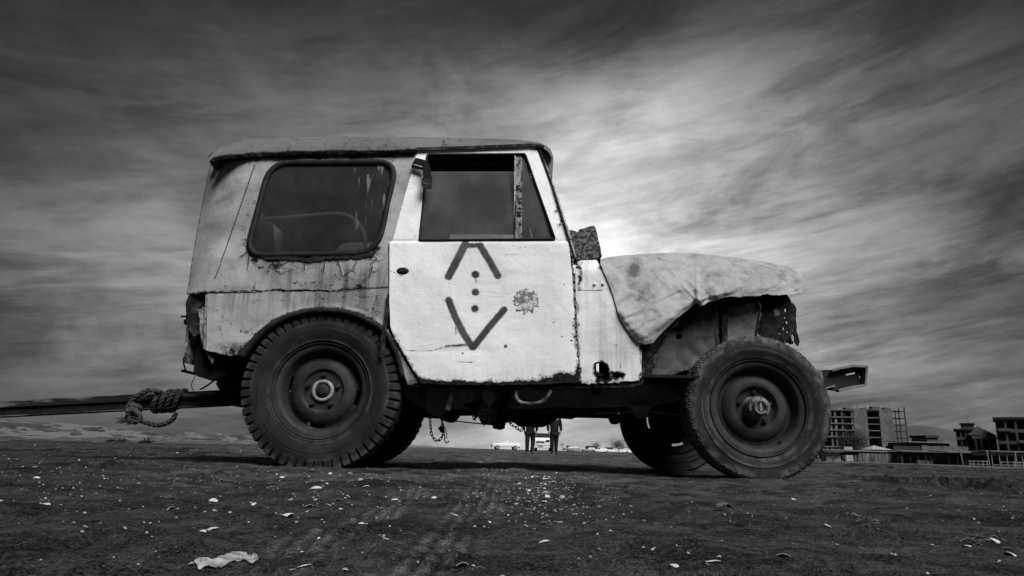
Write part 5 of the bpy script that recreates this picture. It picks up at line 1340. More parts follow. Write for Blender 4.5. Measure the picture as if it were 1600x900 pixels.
# crumpled pale scrap in the left foreground
def scrap(name, cu, cv, wu, dep, label, cat, m, seed, hgt=.006):
    x0, y0 = gnd(cu, cv); d = y0; W_ = wu / 1067. * d; r_ = random.Random(seed)
    o2 = [(math.cos(a) * r_.uniform(.55, 1), math.sin(a) * r_.uniform(.5, 1)) for a in [2 * math.pi * i / 26 for i in range(26)]]
    bm = fill2d([(x * 100, y * 100) for x, y in o2], []); cut(bm, 9)
    for v in bm.verts:
        x = v.co.x / 100 * W_ / 2; y = -v.co.y / 100 * dep / 2; X_, Y_ = x0 + x, y0 + y + x * .35
        v.co = (X_, Y_, hz(X_, Y_) + .003 + hgt * abs(float(vnoise(np.array([X_ * 60.]), np.array([Y_ * 45.]), seed)[0])) + hgt * .6 * (1 - (x / W_ * 2) ** 2))
    o = bm_obj(name, bm, m, smooth=True); o.modifiers.new('t', 'SOLIDIFY').thickness = .0015; tag(o, label, cat); return o
so_ = jag([(302, 878), (312, 873), (330, 872), (350, 867), (364, 862), (385, 861), (392, 865), (404, 870), (395, 873), (381, 870), (369, 874), (350, 879), (330, 881), (310, 882)], .9, 4, True, 17)
bm = fill2d(so_, []); cut(bm, 5)
for v in bm.verts:
    ra, rb2, rc = rays(v.co.x, -v.co.y); t_ = CAMH / -float(rc); X_, Y_ = float(ra) * t_, float(rb2) * t_; v.co = (X_, Y_, hz(X_, Y_) + .0008 + .0022 * abs(float(vnoise(np.array([X_ * 90.]), np.array([Y_ * 60.]), 3)[0])))
o = bm_obj('torn_plastic_scrap', bm, MT['shellgrey']); o.modifiers.new('t', 'SOLIDIFY').thickness = .001; tag(o, 'torn ragged pale scrap lying flat in the left foreground', 'scrap')
scrap('bark_scrap', 1131, 808, 36, .05, 'dark split scrap of bark beside a pale sliver in the middle right foreground', 'scrap', MT['stick'], 5, .01)
# heap of dark debris on the right, twigs and husks
bm = bmesh.new(); r_ = random.Random(9)
for i in range(36):
    u_, v_ = (r_.gauss(1340, 34), r_.gauss(811, 5)) if i < 20 else (r_.gauss(1530, 30), r_.gauss(848, 5))
    x, y = gnd(u_, v_); L = r_.uniform(.004, .02); a_ = r_.gauss(.1, .5); z0 = hz(x, y) + r_.uniform(.001, .008)
    tube(bm, [(x, y, z0), (x + L * math.cos(a_) * .5, y + L * math.sin(a_) * .5, z0 + r_.uniform(-.001, .005)), (x + L * math.cos(a_), y + L * math.sin(a_), z0 - .001)], [.0012, .0024, .0008], 4)
tag(bm_obj('dry_debris', bm, MT['stick']), 'dry husks and twigs washed up on the right of the foreground', 'debris', kind='stuff')
# wreckage on the waterline
for nm, u0, w_, hh, lab, sd_ in (('driftwood_heap', 183, 24, .10, 'low dark driftwood heap on the waterline at the left', 3), ('driftwood_snag', 230, 16, .16, 'small spiky driftwood snag on the waterline, nearer the jeep', 4)):
    root = empty(nm, (at(u0, 690, 26).x, 26, hz(at(u0, 690, 26).x, 26)), lab, 'driftwood'); r_ = random.Random(sd_); W_ = w_ / 1097. * 26
    for i in range(9):
        x = root.location.x + r_.uniform(-W_ / 2, W_ / 2); a_ = r_.uniform(-.5, .5) if i < 6 else r_.uniform(.8, 2.2); L = r_.uniform(.15, .4); z0 = root.location.z + .02
        tube_obj('branch', [(x - L / 2 * math.cos(a_), 26 + r_.uniform(-.1, .1), z0 + .02), (x, 26, z0 + hh * .3 + r_.uniform(0, .04)), (x + L / 2 * math.cos(a_), 26, z0 + hh * (abs(math.sin(a_)) * 1.2 + .2))], [.03, .035, .008], MT['cloth_dark'], root, 6)

# ================================================================== PEOPLE (seen under the jeep)
def skin_obj(name, joints, edges, m, parent, sub=2):
    me = bpy.data.meshes.new(name); me.from_pydata([j[0] for j in joints], edges, []); o = mesh_obj(name, me, m, parent)
    md = o.modifiers.new('skin', 'SKIN'); md.use_smooth_shade = True
    for i, j in enumerate(joints):
        r = j[1]; me.skin_vertices[0].data[i].radius = (r, r) if not isinstance(r, tuple) else r
    me.skin_vertices[0].data[0].use_root = True
    sb = o.modifiers.new('sub', 'SUBSURF'); sb.levels = sub; sb.render_levels = sub
    return o
def person(u, Y, label, ry, stride, face, jacket_low=.78, k=1.0):
    x = at(u, 700, Y).x; root = empty('person', (x, Y, hz(x, Y)), label, 'person', None, ry)
    s = stride
    J_ = [((0, 0, .95), (.155, .11)), ((0, 0, 1.10), (.13, .10)), ((0, 0, 1.28), (.165, .11)), ((0, 0, 1.42), (.15, .09)), ((0, .0, 1.52), .055), ((0, -.01, 1.60), .075), ((0, -.01, 1.68), .09), ((0, 0, 1.76), .065),
          ((-.20, 0, 1.43), .06), ((-.25, .02, 1.16), .048), ((-.24, -.05, .92), .033), ((.20, 0, 1.43), .06), ((.25, .02, 1.16), .048), ((.24, -.05, .92), .033),
          ((-.10, -.0, .88), .095), ((-.11, -s * .10, .50), .062), ((-.11, s * .10, .10), .042), ((.10, 0, .88), .095), ((.11, s * .16, .50), .062), ((.11, s * .22, .10), .042),
          ((-.235, -.07, .84), (.022, .04)), ((.235, -.07, .84), (.022, .04)), ((0, -.095, 1.655), .018), ((-.075, 0, 1.66), .015), ((.075, 0, 1.66), .015)]
    E_ = [(0, 1), (1, 2), (2, 3), (3, 4), (4, 5), (5, 6), (6, 7), (3, 8), (8, 9), (9, 10), (3, 11), (11, 12), (12, 13), (0, 14), (14, 15), (15, 16), (0, 17), (17, 18), (18, 19), (10, 20), (13, 21), (6, 22), (6, 23), (6, 24)]
    n0 = len(J_)
    for sgn, hand in ((-1, 20), (1, 21)):
        hx = .235 * sgn
        for f in range(4):
            dy_ = -.10 + f * .019; L = (.070, .078, .074, .060)[f]; b0 = len(J_)
            J_ += [((hx, dy_ - .005, .805), .009), ((hx - sgn * .008, dy_ - .01, .805 - L * .5), .008), ((hx - sgn * .022, dy_ - .008, .805 - L), .007)]; E_ += [(hand, b0), (b0, b0 + 1), (b0 + 1, b0 + 2)]
        b0 = len(J_); J_ += [((hx - sgn * .015, -.115, .85), .010), ((hx - sgn * .025, -.135, .815), .008)]; E_ += [(hand, b0), (b0, b0 + 1)]
    skin_obj('body', J_, E_, MT['skin'], root, 1)
    skin_obj('jacket', [((0, 0, jacket_low), (.195, .135)), ((0, 0, .95), (.19, .135)), ((0, 0, 1.2), (.20, .14)), ((0, 0, 1.40), (.185, .12)), ((0, 0, 1.50), .085), ((-.22, 0, 1.42), .085), ((-.275, .02, 1.16), .072), ((-.265, -.045, .93), .052), ((.22, 0, 1.42), .085), ((.275, .02, 1.16), .072), ((.265, -.045, .93), .052)],
             [(0, 1), (1, 2), (2, 3), (3, 4), (3, 5), (5, 6), (6, 7), (3, 8), (8, 9), (9, 10)], MT['cloth_dark'], root)
    skin_obj('trousers', [((0, 0, .93), (.17, .125)), ((-.10, 0, .84), .118), ((-.11, -s * .10, .50), .092), ((-.085, s * .10, .09), .072), ((.095, 0, .84), .125), ((.09, s * .16, .50), .092), ((.085, s * .22, .09), .072)], [(0, 1), (1, 2), (2, 3), (0, 4), (4, 5), (5, 6)], MT['denim'], root)
    for sx, yy in ((-.11, s * .10), (.11, s * .22)):
        skin_obj('shoe', [((sx, yy + .05, .05), .045), ((sx, yy - .08, .04), .042), ((sx * 1.15, yy - .19, .032), .032)], [(0, 1), (1, 2)], MT['cloth_dark'], root)
    skin_obj('hair', [((0, .02, 1.68), .088), ((0, .015, 1.78), .075)], [(0, 1)], MT['hair'], root)
    for sx in (-.03, .03):
        bm = bmesh.new(); bmesh.ops.create_icosphere(bm, subdivisions=1, radius=.012, matrix=Matrix.Translation((sx, -.092, 1.685))); me = bpy.data.meshes.new('eye'); bm.to_mesh(me); bm.free(); mesh_obj('eye', me, MT['hair'], root)
    return root
person(828, 28, 'person in dark jacket and trousers walking, left of the two seen beneath the jeep', math.radians(170), .9, 1, .86)
person(866, 29, 'person in dark jacket and jeans standing, right of the two seen beneath the jeep', math.radians(8), .35, 1, .88)

# ================================================================== BACKGROUND
def lobj(name, bm, m, parent, **k):
    """mesh already in its parent's own coordinates"""
    bmesh.ops.recalc_face_normals(bm, faces=bm.faces); me = bpy.data.meshes.new(name); bm.to_mesh(me); bm.free(); return mesh_obj(name, me, m, parent, **k)
def place(name, u, Y, label, cat, group=None, yaw=0, drop=0.0):
    x = at(u, 700, Y).x; return empty(name, (x, Y, hz(x, Y) - drop), label, cat, group, yaw)
def wfac(u, root, yaw):
    r = at(u, 690, 1.0).x; return (r * root.location.y - root.location.x) / (math.cos(yaw) - r * math.sin(yaw))
def zat(u, v, Y, root): return at(u, v, Y).z - root.location.z
def xat(u, v, Y, root): return at(u, v, Y).x - root.location.x
def lbox(name, a, b, m, parent):
    bm = bmesh.new(); box(bm, a, b); return lobj(name, bm, m, parent)

# ---- cars
def car_mesh(L=4.4, Wd=1.7, H=1.42, style='sedan'):
    if style == 'sedan':
        prof = [(-.50, .30), (-.50, .58), (-.46, .66), (-.30, .70), (-.10, .70), (.30, .72), (.44, .70), (.50, .62), (.50, .32)]
        green = [(-.20, .69), (-.08, 1.0), (.16, 1.0), (.34, .71)]
    else:
        prof = [(-.50, .30), (-.49, .60), (-.44, .68), (-.30, .72), (.46, .72), (.50, .66), (.50, .30)]
        green = [(-.30, .71), (-.14, .98), (.40, 1.0), (.48, .71)]
    def extr(pts, w0, w1, zs):
        bm = bmesh.new(); n_ = len(pts); A_ = [bm.verts.new((x * L, -w0 if z < .9 else -w1, z * H)) for x, z in pts]; B_ = [bm.verts.new((x * L, w0 if z < .9 else w1, z * H)) for x, z in pts]
        bm.faces.new(A_); bm.faces.new(B_[::-1])
        for i in range(n_): bm.faces.new((A_[i], A_[(i + 1) % n_], B_[(i + 1) % n_], B_[i]))
        return bm
    return prof, green, extr, L, Wd, H
def car(name, u, Y, yaw, label, m, style='sedan', parts=True, group=None, cat='car'):
    root = place(name, u, Y, label, cat, group, yaw); prof, green, extr, L, Wd, H = car_mesh(style=style, H=1.42 if style == 'sedan' else 1.62)
    o = lobj('body', extr(prof, Wd / 2, Wd / 2, 0), m, root); md = o.modifiers.new('b', 'BEVEL'); md.width = .06; md.segments = 2; o.data.shade_smooth()
    lobj('cabin_glass', extr([(x * .97, z * .985) for x, z in green], Wd / 2 - .03, Wd / 2 - .20, 0), MT['carglass'], root)
    gx = [p[0] for p in green]
    bm = bmesh.new(); top = green[1][1] * H
    box(bm, (gx[1] * L, -Wd / 2 + .17, top - .03), (gx[2] * L, Wd / 2 - .17, top + .03))
    for a_, b_ in ((0, 1), (3, 2)):
        for s in (-1, 1): tube(bm, [(gx[a_] * L, s * (Wd / 2 - .02), green[a_][1] * H), (gx[b_] * L, s * (Wd / 2 - .19), top)], .035, 5)
    mx_ = (gx[1] + gx[2]) / 2 * L
    for s in (-1, 1): tube(bm, [(mx_, s * (Wd / 2 - .02), .7 * H), (mx_, s * (Wd / 2 - .19), top)], .035, 5)
    lobj('roof', bm, m, root)
    if parts:
        for x in (-.31 * L, .31 * L):
            for s in (-1, 1):
                bm = bmesh.new(); lathe(bm, [(0, -.10), (.19, -.10), (.21, -.11), (.32, -.10), (.33, 0), (.32, .10), (.0, .10)], 20)
                w = lobj('wheel', bm, MT['tyrefar'], root); w.location = (x, s * (Wd / 2 - .10), .33)
                bm = bmesh.new(); lathe(bm, [(0, -.125), (.17, -.125), (.19, -.112)], 16); h = lobj('hubcap', bm, MT['cargrey'], w); h.scale.y = -s
        for s in (-1, 1):
            lbox('headlight', (-.5 * L - .01, s * .62 - .16, .50 * H), (-.5 * L + .10, s * .62 + .16, .60 * H), MT['carglass'], root)
            lbox('tail_light', (.5 * L - .08, s * .66 - .10, .50 * H), (.5 * L + .015, s * .66 + .10, .62 * H), MT['carglass'], root)
        lbox('bumper', (-.5 * L - .06, -.80, .30), (-.5 * L + .12, .80, .46), m, root); lbox('bumper', (.5 * L - .12, -.80, .30), (.5 * L + .06, .80, .46), m, root)
        lbox('number_plate', (-.5 * L - .075, -.24, .36), (-.5 * L - .055, .24, .46), MT['cargrey'], root)
        lbox('grille', (-.5 * L - .02, -.35, .46 * H), (-.5 * L + .05, .35, .52 * H), MT['carglass'], root)
    return root
car('parked_car', 790, 108, math.radians(8), 'white saloon car parked side-on far behind the jeep, left of the two walkers', MT['carwhite'])
car('parked_car', 848, 62, math.radians(82), 'white estate car facing the camera between the legs of the two walkers', MT['carwhite'], 'van')
far = [(893, 190, 'cargrey', .2), (900, 205, 'carwhite', 1.4), (923, 180, 'cargrey', .1), (931, 215, 'carwhite', 1.0), (940, 176, 'carwhite', .3), (948, 200, 'carwhite', .2), (955, 185, 'cargrey', .5), (962, 172, 'carwhite', .0), (970, 195, 'cargrey', .4), (977, 180, 'carwhite', .3), (985, 190, 'cargrey', .1), (992, 178, 'carwhite', .2)]
for i, (u_, Y_, m_, a_) in enumerate(far):
    car('distant_car', u_, Y_, a_, ('first', 'second', 'third', 'fourth', 'fifth', 'sixth', 'seventh', 'eighth', 'ninth', 'tenth', 'eleventh', 'twelfth')[i] + ' tiny car from the left in the far parked row, ' + ('pale' if m_ == 'carwhite' else 'grey'), MT[m_], 'van' if i % 3 == 0 else 'sedan', False, 'cars parked in the far row')

# ---- trees
def tree(name, u, Y, H, Wc, label, cat='tree', seed=1, bare=False, leafs=900, trunk=.25, group=None, drop=0):
    root = place(name, u, Y, label, cat, group, 0, drop); r_ = random.Random(seed); bm = bmesh.new(); tips = []
    def br(p, d, L, r, lev):
        q_ = p + d * L; mid = (p + q_) / 2 + Vector((r_.uniform(-1, 1), r_.uniform(-1, 1), 0)) * L * .08
        tube(bm, [p, mid, q_], [r, r * .85, r * .65], 6 if lev < 2 else 4, cap=False)
        if lev == 3: tips.append(q_); return
        for k in range(4 if lev == 0 else 3):
            a_ = r_.uniform(0, 6.28); sp_ = r_.uniform(.45, .95); dd = (d * r_.uniform(.7, 1) + Vector((math.cos(a_), math.sin(a_), r_.uniform(-.1, .4))) * sp_ * Wc / H).normalized()
            br(q_, dd, L * r_.uniform(.62, .85), r * .6, lev + 1)
        tips.append(q_)
    br(Vector((0, 0, -.1)), Vector((r_.uniform(-.1, .1), 0, 1)).normalized(), H * trunk, H * .018, 0)
    lobj('trunk', bm, MT['bark'], root)
    bm = bmesh.new(); cx = [Vector((t.x, t.y, t.z)) for t in tips]; zt = max(t.z for t in cx); sc = min(1.0, 1.2)
    for i in range(leafs):
        c_ = r_.choice(cx); rr = Wc * (.13 if not bare else .09); p = c_ + Vector((r_.gauss(0, 1), r_.gauss(0, 1), r_.gauss(0, .8))) * rr
        s = H * r_.uniform(.008, .02) * (1 if not bare else .7); nrm = Vector((r_.gauss(0, 1), r_.gauss(0, 1), r_.gauss(0, 1))).normalized(); t = nrm.orthogonal().normalized(); b_ = nrm.cross(t)
        bm.faces.new([bm.verts.new(p + t * s * a + b_ * s * .6 * c2) for a, c2 in ((-1, 0), (0, -1), (1, 0), (0, 1))])
    me = bpy.data.meshes.new('crown'); bm.to_mesh(me); bm.free(); c_ = mesh_obj('crown', me, MT['leaf'], root)
    # fit crown to the wanted height
    f = H / max(zt + Wc * .2, .1); root.scale = (Wc / (max(abs(t.x) for t in cx) * 2 + Wc * .35), Wc / (max(abs(t.y) for t in cx) * 2 + Wc * .35), f)
    return root
tree('bushy_tree', 1339, 150, 6.8, 8.0, 'dark bushy tree in front of the concrete frame building', seed=4, leafs=7000)
tree('small_tree', 931, 160, 2.9, 2.6, 'leafy round tree in the middle of the far row of cars', seed=6, bare=True, leafs=2200)
tree('small_tree', 967, 150, 3.3, 3.8, 'wider round tree beside the far wheel at the right end of the car row', seed=7, leafs=3200)
tree('small_tree', 879, 170, 2.6, 1.9, 'thin bare sapling right behind the right walker', seed=8, bare=True, leafs=160)
tree('small_tree', 887, 165, 2.0, 1.2, 'narrow little tree between the sapling and the far cars', seed=9, leafs=200)
for i, (u_, lab) in enumerate(((909, 'low dark bush left of the middle of the car row'), (919, 'low dark bush behind the middle of the car row'), (983, 'low dark bush at the right end of the car row'))):
    tree('low_bush', u_, 185, 1.3, 2.8, lab, 'bush', 20 + i, False, 900, .18)
p_ = place('slim_mast', 903, 200, 'slim bare pole standing up out of the far car row', 'pole'); tube(bmb := bmesh.new(), [(0, 0, 0), (0, 0, 2.9)], .05, 6); lobj('shaft', bmb, MT['bark'], p_)
# low far settlement line behind the cars
r_ = random.Random(12)
for i, (u_, w_, h_2, lab) in enumerate(((893, 12, 1.5, 'low dark shed behind the left end of the car row'), (925, 16, 1.7, 'low dark shed behind the middle of the car row'), (955, 18, 1.4, 'low pale shed behind the car row, left of the round tree'), (985, 20, 1.6, 'low shed at the right end behind the car row'))):
    t_ = place('far_shed', u_, 230, lab, 'shed'); W_ = w_ / 1097 * 230
    lbox('wall', (-W_ / 2, 0, 0), (W_ / 2, 4, h_2), MT['darkwall'] if i != 2 else MT['midwall'], t_)
    bm = bmesh.new(); vs = [bm.verts.new(p) for p in ((-W_ / 2 - .3, -.3, h_2), (W_ / 2 + .3, -.3, h_2), (W_ / 2 + .3, 4.3, h_2), (-W_ / 2 - .3, 4.3, h_2), (-W_ / 2, 2, h_2 + .6), (W_ / 2, 2, h_2 + .6))]
    for f in ((0, 1, 5, 4), (2, 3, 4, 5), (0, 4, 3), (1, 2, 5), (0, 3, 2, 1)): bm.faces.new([vs[j] for j in f])
    lobj('roof', bm, MT['roofdark'], t_)

# ---- unfinished concrete building
YB = 230
cbld = place('concrete_building', 1288, YB, 'unfinished grey concrete frame building of six open storeys with rebar on its roof', 'building', None, math.radians(-10), .5)
lv = [zat(1310, v_, YB, cbld) for v_ in (640, 651, 661, 671, 681.5, 697)]; X_ = lambda u_: xat(u_, 690, YB, cbld) / math.cos(math.radians(10))
x0, x1, x2, x3, x4, x5 = X_(1284), X_(1333), X_(1352.5), X_(1370), X_(1389), X_(1408)
for z_ in lv:
    lbox('floor_slab', (x0, -.4, z_ - .38), (x1 + .0, 10, z_), MT['concrete'], cbld)
    lbox('floor_slab', (x2, .1, z_ - .36), (x3, 10, z_ - .02), MT['concrete'], cbld)
lbox('floor_slab', (x0, -.2, -.2), (x4, 9.9, .3), MT['concrete'], cbld)
lbox('roof_slab', (x1, -.1, lv[0]), (x4 + .2, 9.9, lv[0] + .3), MT['concrete'], cbld)
for u_ in (1286, 1300, 1306.5, 1316.5, 1331):
    for yy in (0, 4.5, 9):
        lbox('column', (X_(u_) - .28, yy, .3), (X_(u_) + .28, yy + .5, lv[0] - .38), MT['concrete'], cbld)
for xa, xb in ((x1, x2), (x3, x4)):
    for k in range(5):
        lbox('shear_wall', (xa, -.15, (0, *lv[::-1])[k] + .01 if k else .3), (xb, .25, lv[::-1][k] if k < 4 else lv[0] - .01), MT['concrete'], cbld)
    lbox('side_wall', (xa + .02, .26, .3), (xa + .3, 9.5, lv[0] - .02), MT['concrete'], cbld)
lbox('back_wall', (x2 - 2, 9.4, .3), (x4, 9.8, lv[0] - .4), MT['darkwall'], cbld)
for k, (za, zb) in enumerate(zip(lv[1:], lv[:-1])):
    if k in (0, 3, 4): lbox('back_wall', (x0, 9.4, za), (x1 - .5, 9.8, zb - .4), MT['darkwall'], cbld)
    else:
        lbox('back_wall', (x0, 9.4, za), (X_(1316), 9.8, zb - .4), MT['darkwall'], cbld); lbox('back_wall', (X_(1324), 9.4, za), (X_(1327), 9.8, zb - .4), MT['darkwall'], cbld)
for u_ in (1393, 1406.5):
    for yy in (0, 5): lbox('steel_column', (X_(u_) - .16, yy, 0), (X_(u_) + .16, yy + .3, lv[0] + (1.0 if u_ > 1400 else .2)), MT['roofdark'], cbld)
for z_ in lv[:5] + [(lv[4] + lv[5]) / 2]:
    lbox('steel_beam', (x4, 0.02, z_ - .5), (X_(1407), .28, z_ - .15), MT['roofdark'], cbld); lbox('steel_deck', (x4 + .1, .3, z_ - .4), (X_(1406), 5.2, z_ - .25), MT['roofdark'], cbld)
for k in range(34):
    u_ = r_.choice((1313, 1318, 1322, 1332, 1336, 1346, 1350, 1359, 1367, 1377, 1385, 1388)) + r_.uniform(-1.5, 1.5); yy = r_.uniform(0, 8)
    tube(bmb := bmesh.new(), [(X_(u_), yy, lv[0]), (X_(u_) + r_.uniform(-.05, .05), yy, lv[0] + r_.uniform(.6, 2.6))], .035, 4); lobj('rebar', bmb, MT['roofdark'], cbld)
for u_, w_, hh in ((1328, 9, .5), (1352, 7, .4), (1368, 12, .9), (1384, 8, .6)): lbox('formwork', (X_(u_) - w_ * .1, 1, lv[0] + .3), (X_(u_) + w_ * .1, 4, lv[0] + .3 + hh), MT['midwall'], cbld)

# ---- hill
hb = bmesh.new(); HY = 1500; prof = [(1180, 720), (1300, 708), (1380, 672), (1402, 664), (1412, 665), (1428, 669), (1446, 675), (1465, 685), (1490, 692), (1530, 700), (1600, 712), (1700, 722)]
prev = None
for i in range(90):
    u_ = 1180 + i * (1700 - 1180) / 89; v_ = np.interp(u_, [p[0] for p in prof], [p[1] for p in prof]); p = at(u_, v_, HY); row = []
    for k in range(7):
        t = k / 6; zz = -6 + (p.z + 6) * math.sin(math.pi * (.5 * min(1, t * 2) + .5 * max(0, t * 2 - 1))) ** .8 if 0 < t < 1 else -6
        row.append(hb.verts.new((p.x + r_.uniform(-2, 2), HY + (t - .5) * 700, zz + (r_.uniform(-2, 2) if 0 < t < 1 and k != 3 else 0))))
    if prev:
        for k in range(6): hb.faces.new((prev[k], row[k], row[k + 1], prev[k + 1]))
    prev = row
tag(bm_obj('hill', hb, MT['hill'], smooth=True), kind='structure')

# ---- generic block with real openings made from piers and bands
def block(name, label, u0, u1, vt, Y, depth, rows_, cols, wallm, yaw=0, cat='building', pier=.35, band=.35, drop=.4, u_ref=None):
    root = place(name, u0, Y, label, cat, None, yaw, drop); W_ = wfac(u1, root, yaw); H_ = zat(u0, vt, Y, root)
    lbox('core', (.05, 1.4, 0), (W_ - .05, depth, H_ - .05), MT['darkwall'], root)
    ch_ = H_ / rows_; cw = W_ / cols
    for r in range(rows_ + 1): lbox('wall_band', (0, 0, max(0, r * ch_ - ch_ * band / 2)), (W_, 1.4, min(H_, r * ch_ + ch_ * band / 2)), wallm, root)
    for c in range(cols + 1): lbox('pier', (max(0, c * cw - cw * pier / 2), .02, .02), (min(W_, c * cw + cw * pier / 2), 1.38, H_ - .02), wallm, root)
    for r in range(rows_):
        for c in range(cols):
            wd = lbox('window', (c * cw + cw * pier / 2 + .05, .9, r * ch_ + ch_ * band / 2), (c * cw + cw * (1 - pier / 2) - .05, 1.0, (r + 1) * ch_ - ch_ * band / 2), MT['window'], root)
    return root, W_, H_
# four-storey house with pitched roof
rt, W_, H_ = block('pitched_roof_house', 'dark four storey house with flared eaves and a small box on its roof', 1496, 1519, 672, 190, 14, 4, 3, MT['darkwall'], math.radians(-33))
lbox('eaves', (-.5, -.5, H_), (W_ + .5, 14, H_ + .35), MT['roofdark'], rt); lbox('cornice', (-.2, -.15, H_ * .72), (W_ + .1, 0, H_ * .75), MT['midwall'], rt)
lbox('roof_box', (W_ * .38, 2, H_ + .36), (W_ * 1.25, 7, H_ + 1.7), MT['darkwall'], rt); lbox('roof_box_cap', (W_ * .30, 1.6, H_ + 1.7), (W_ * 1.33, 7.5, H_ + 1.95), MT['roofdark'], rt)
tube(bmb := bmesh.new(), [(W_ * .9, 3, H_ + 1.9), (W_ * .9, 3, H_ + 3.6)], .05, 5); lobj('antenna', bmb, MT['roofdark'], rt)
# house with pediment
rt = place('pediment_house', 1521, 185, 'grey house with a pediment over arched openings and tall columns, beside the big dark block', 'building', None, math.radians(-30), .4)
W_ = wfac(1559, rt, math.radians(-30)); H_ = zat(1521, 679, 185, rt)
lbox('wall', (.0, 2.5, 0), (W_, 14, H_), MT['darkwall'], rt)
bm = bmesh.new(); vs = [bm.verts.new(p) for p in ((-W_ * .15, 2.4, H_), (W_ * 1.0, 2.4, H_), (W_ * 1.0, 14, H_), (-W_ * .15, 14, H_), (W_ * .36, 8, H_ + 2.6))]
for f in ((0, 1, 4), (1, 2, 4), (2, 3, 4), (3, 0, 4), (0, 3, 2, 1)): bm.faces.new([vs[j] for j in f])
lobj('roof', bm, MT['roofdark'], rt)
px0, px1 = W_ * .10, W_ * .92; ph = H_ * .86
for k in range(4):
    x = px0 + (px1 - px0) * (.02, .30, .66, .98)[k]; tube(bmb := bmesh.new(), [(x, .3, 0), (x, .3, ph)], .28, 10); lobj('column', bmb, MT['midwall'], rt)
lbox('entablature', (px0 - .5, 0, ph), (px1 + .5, 2.5, ph + .55), MT['midwall'], rt)
bm = bmesh.new(); vs = [bm.verts.new(p) for p in ((px0 + .5, .0, ph + .56), (px1 - .5, .0, ph + .56), ((px0 + px1) / 2, 0, ph + 1.9), (px0 + .5, 2.4, ph + .56), (px1 - .5, 2.4, ph + .56), ((px0 + px1) / 2, 2.4, ph + 1.9))]
for f in ((0, 1, 2), (3, 5, 4), (0, 2, 5, 3), (1, 4, 5, 2), (0, 3, 4, 1)): bm.faces.new([vs[j] for j in f])
lobj('pediment', bm, MT['midwall'], rt)
for xa, xb in ((.12, .30), (.34, .62), (.68, .96)):
    for za, zb, arc in ((.05, .36, 0), (.48, .76, 1)):
        bm = bmesh.new(); X0, X1 = W_ * xa + .2, W_ * xb - .1; pts = [(X0, H_ * za), (X1, H_ * za), (X1, H_ * zb)]
        if arc: pts += [((X0 + X1) / 2 + (X1 - X0) / 2 * math.cos(a), H_ * zb + (X1 - X0) / 2 * .6 * math.sin(a)) for a in [math.pi * t / 8 for t in range(1, 8)]]
        pts.append((X0, H_ * zb)); f = bm.faces.new([bm.verts.new((x, 2.38, z)) for x, z in pts]); r = bmesh.ops.extrude_face_region(bm, geom=[f]); bmesh.ops.translate(bm, vec=(0, .1, 0), verts=[g for g in r['geom'] if isinstance(g, bmesh.types.BMVert)])
        lobj('window', bm, MT['window'], rt)
lbox('balcony', (px0, .4, H_ * .40), (px1, 2.4, H_ * .47), MT['midwall'], rt)
rt, W_, H_ = block('dark_block', 'big dark flat-roofed block with deep balconies at the right edge', 1560, 1640, 655, 175, 18, 4, 5, MT['darkwall'], math.radians(-35), pier=.22, band=.28)
lbox('roof_edge', (-.4, -.5, H_), (W_, 18, H_ + .5), MT['roofdark'], rt)
for k in range(3): lbox('balcony', (W_ * (.04 + .38 * (k % 2)), -.8, H_ * (.24 + .25 * k)), (W_ * (.30 + .38 * (k % 2)), 0, H_ * (.30 + .25 * k)), MT['midwall'], rt)
# ---- low pavilion, fences, shacks along the beach road
def shed(name, label, cat, u0, u1, vt, vb, Y, depth, wallm, roofm=None, over=.4, rise=.25, slats=0):
    root = place(name, u0, Y, label, cat, None, 0, .3); W_ = xat(u1, 700, Y, root); H_ = zat((u0 + u1) / 2, vt, Y, root)
    z0 = max(-.2, zat((u0 + u1) / 2, vb, Y, root)) if vb else -.2
    if slats:
        for k in range(slats):
            xa = W_ * k / slats; lbox('fence_panel', (xa + .02, (k % 2) * .06, z0), (xa + W_ / slats - .02, (k % 2) * .06 + .05, H_ - r_.uniform(0, .12)), wallm, root)
        lbox('rail', (0, .14, H_ * .7), (W_, .2, H_ * .7 + .1), MT['bark'], root)
    else: lbox('wall', (0, 0, z0), (W_, depth, H_), wallm, root)
    if roofm:
        bm = bmesh.new(); vs = [bm.verts.new(p) for p in ((-over, -over * 2, H_), (W_ + over, -over * 2, H_), (W_ + over, depth, H_ + rise), (-over, depth, H_ + rise))]
        f = bm.faces.new(vs); r = bmesh.ops.extrude_face_region(bm, geom=[f]); bmesh.ops.translate(bm, vec=(0, 0, .14), verts=[g for g in r['geom'] if isinstance(g, bmesh.types.BMVert)]); lobj('roof', bm, roofm, root)
    return root, W_, H_
shed('flat_roof_pavilion', 'long low pavilion with thin pale flat roof in front of the hill', 'pavilion', 1420, 1484, 692, None, 165, 9, MT['darkwall'], MT['pale'], .8, .3)
shed('long_pale_wall', 'tall pale panelled wall standing below the flat roofed pavilion', 'wall', 1440, 1513, 697, None, 150, .3, MT['midwall'], None, slats=9)
shed('dark_container', 'dark low box building left of the pale panelled wall', 'building', 1396, 1438, 697, None, 148, 3, MT['roofdark'])
rt = place('white_tent', 1370, 138, 'small tent with a low white pitched roof beside the bushy tree', 'tent', None, 0, .3); W_ = 33 / 1097 * 138; z1, z2 = zat(1370, 702.5, 138, rt), zat(1370, 696, 138, rt)
bm = bmesh.new(); vs = [bm.verts.new(p) for p in ((-W_ / 2, -2, z1), (W_ / 2, -2, z1), (W_ / 2, 2, z1), (-W_ / 2, 2, z1), (-W_ * .15, 0, z2))]
for f in ((0, 1, 4), (1, 2, 4), (2, 3, 4), (3, 0, 4), (0, 3, 2, 1)): bm.faces.new([vs[j] for j in f])
lobj('canopy', bm, MT['whitewall'], rt)
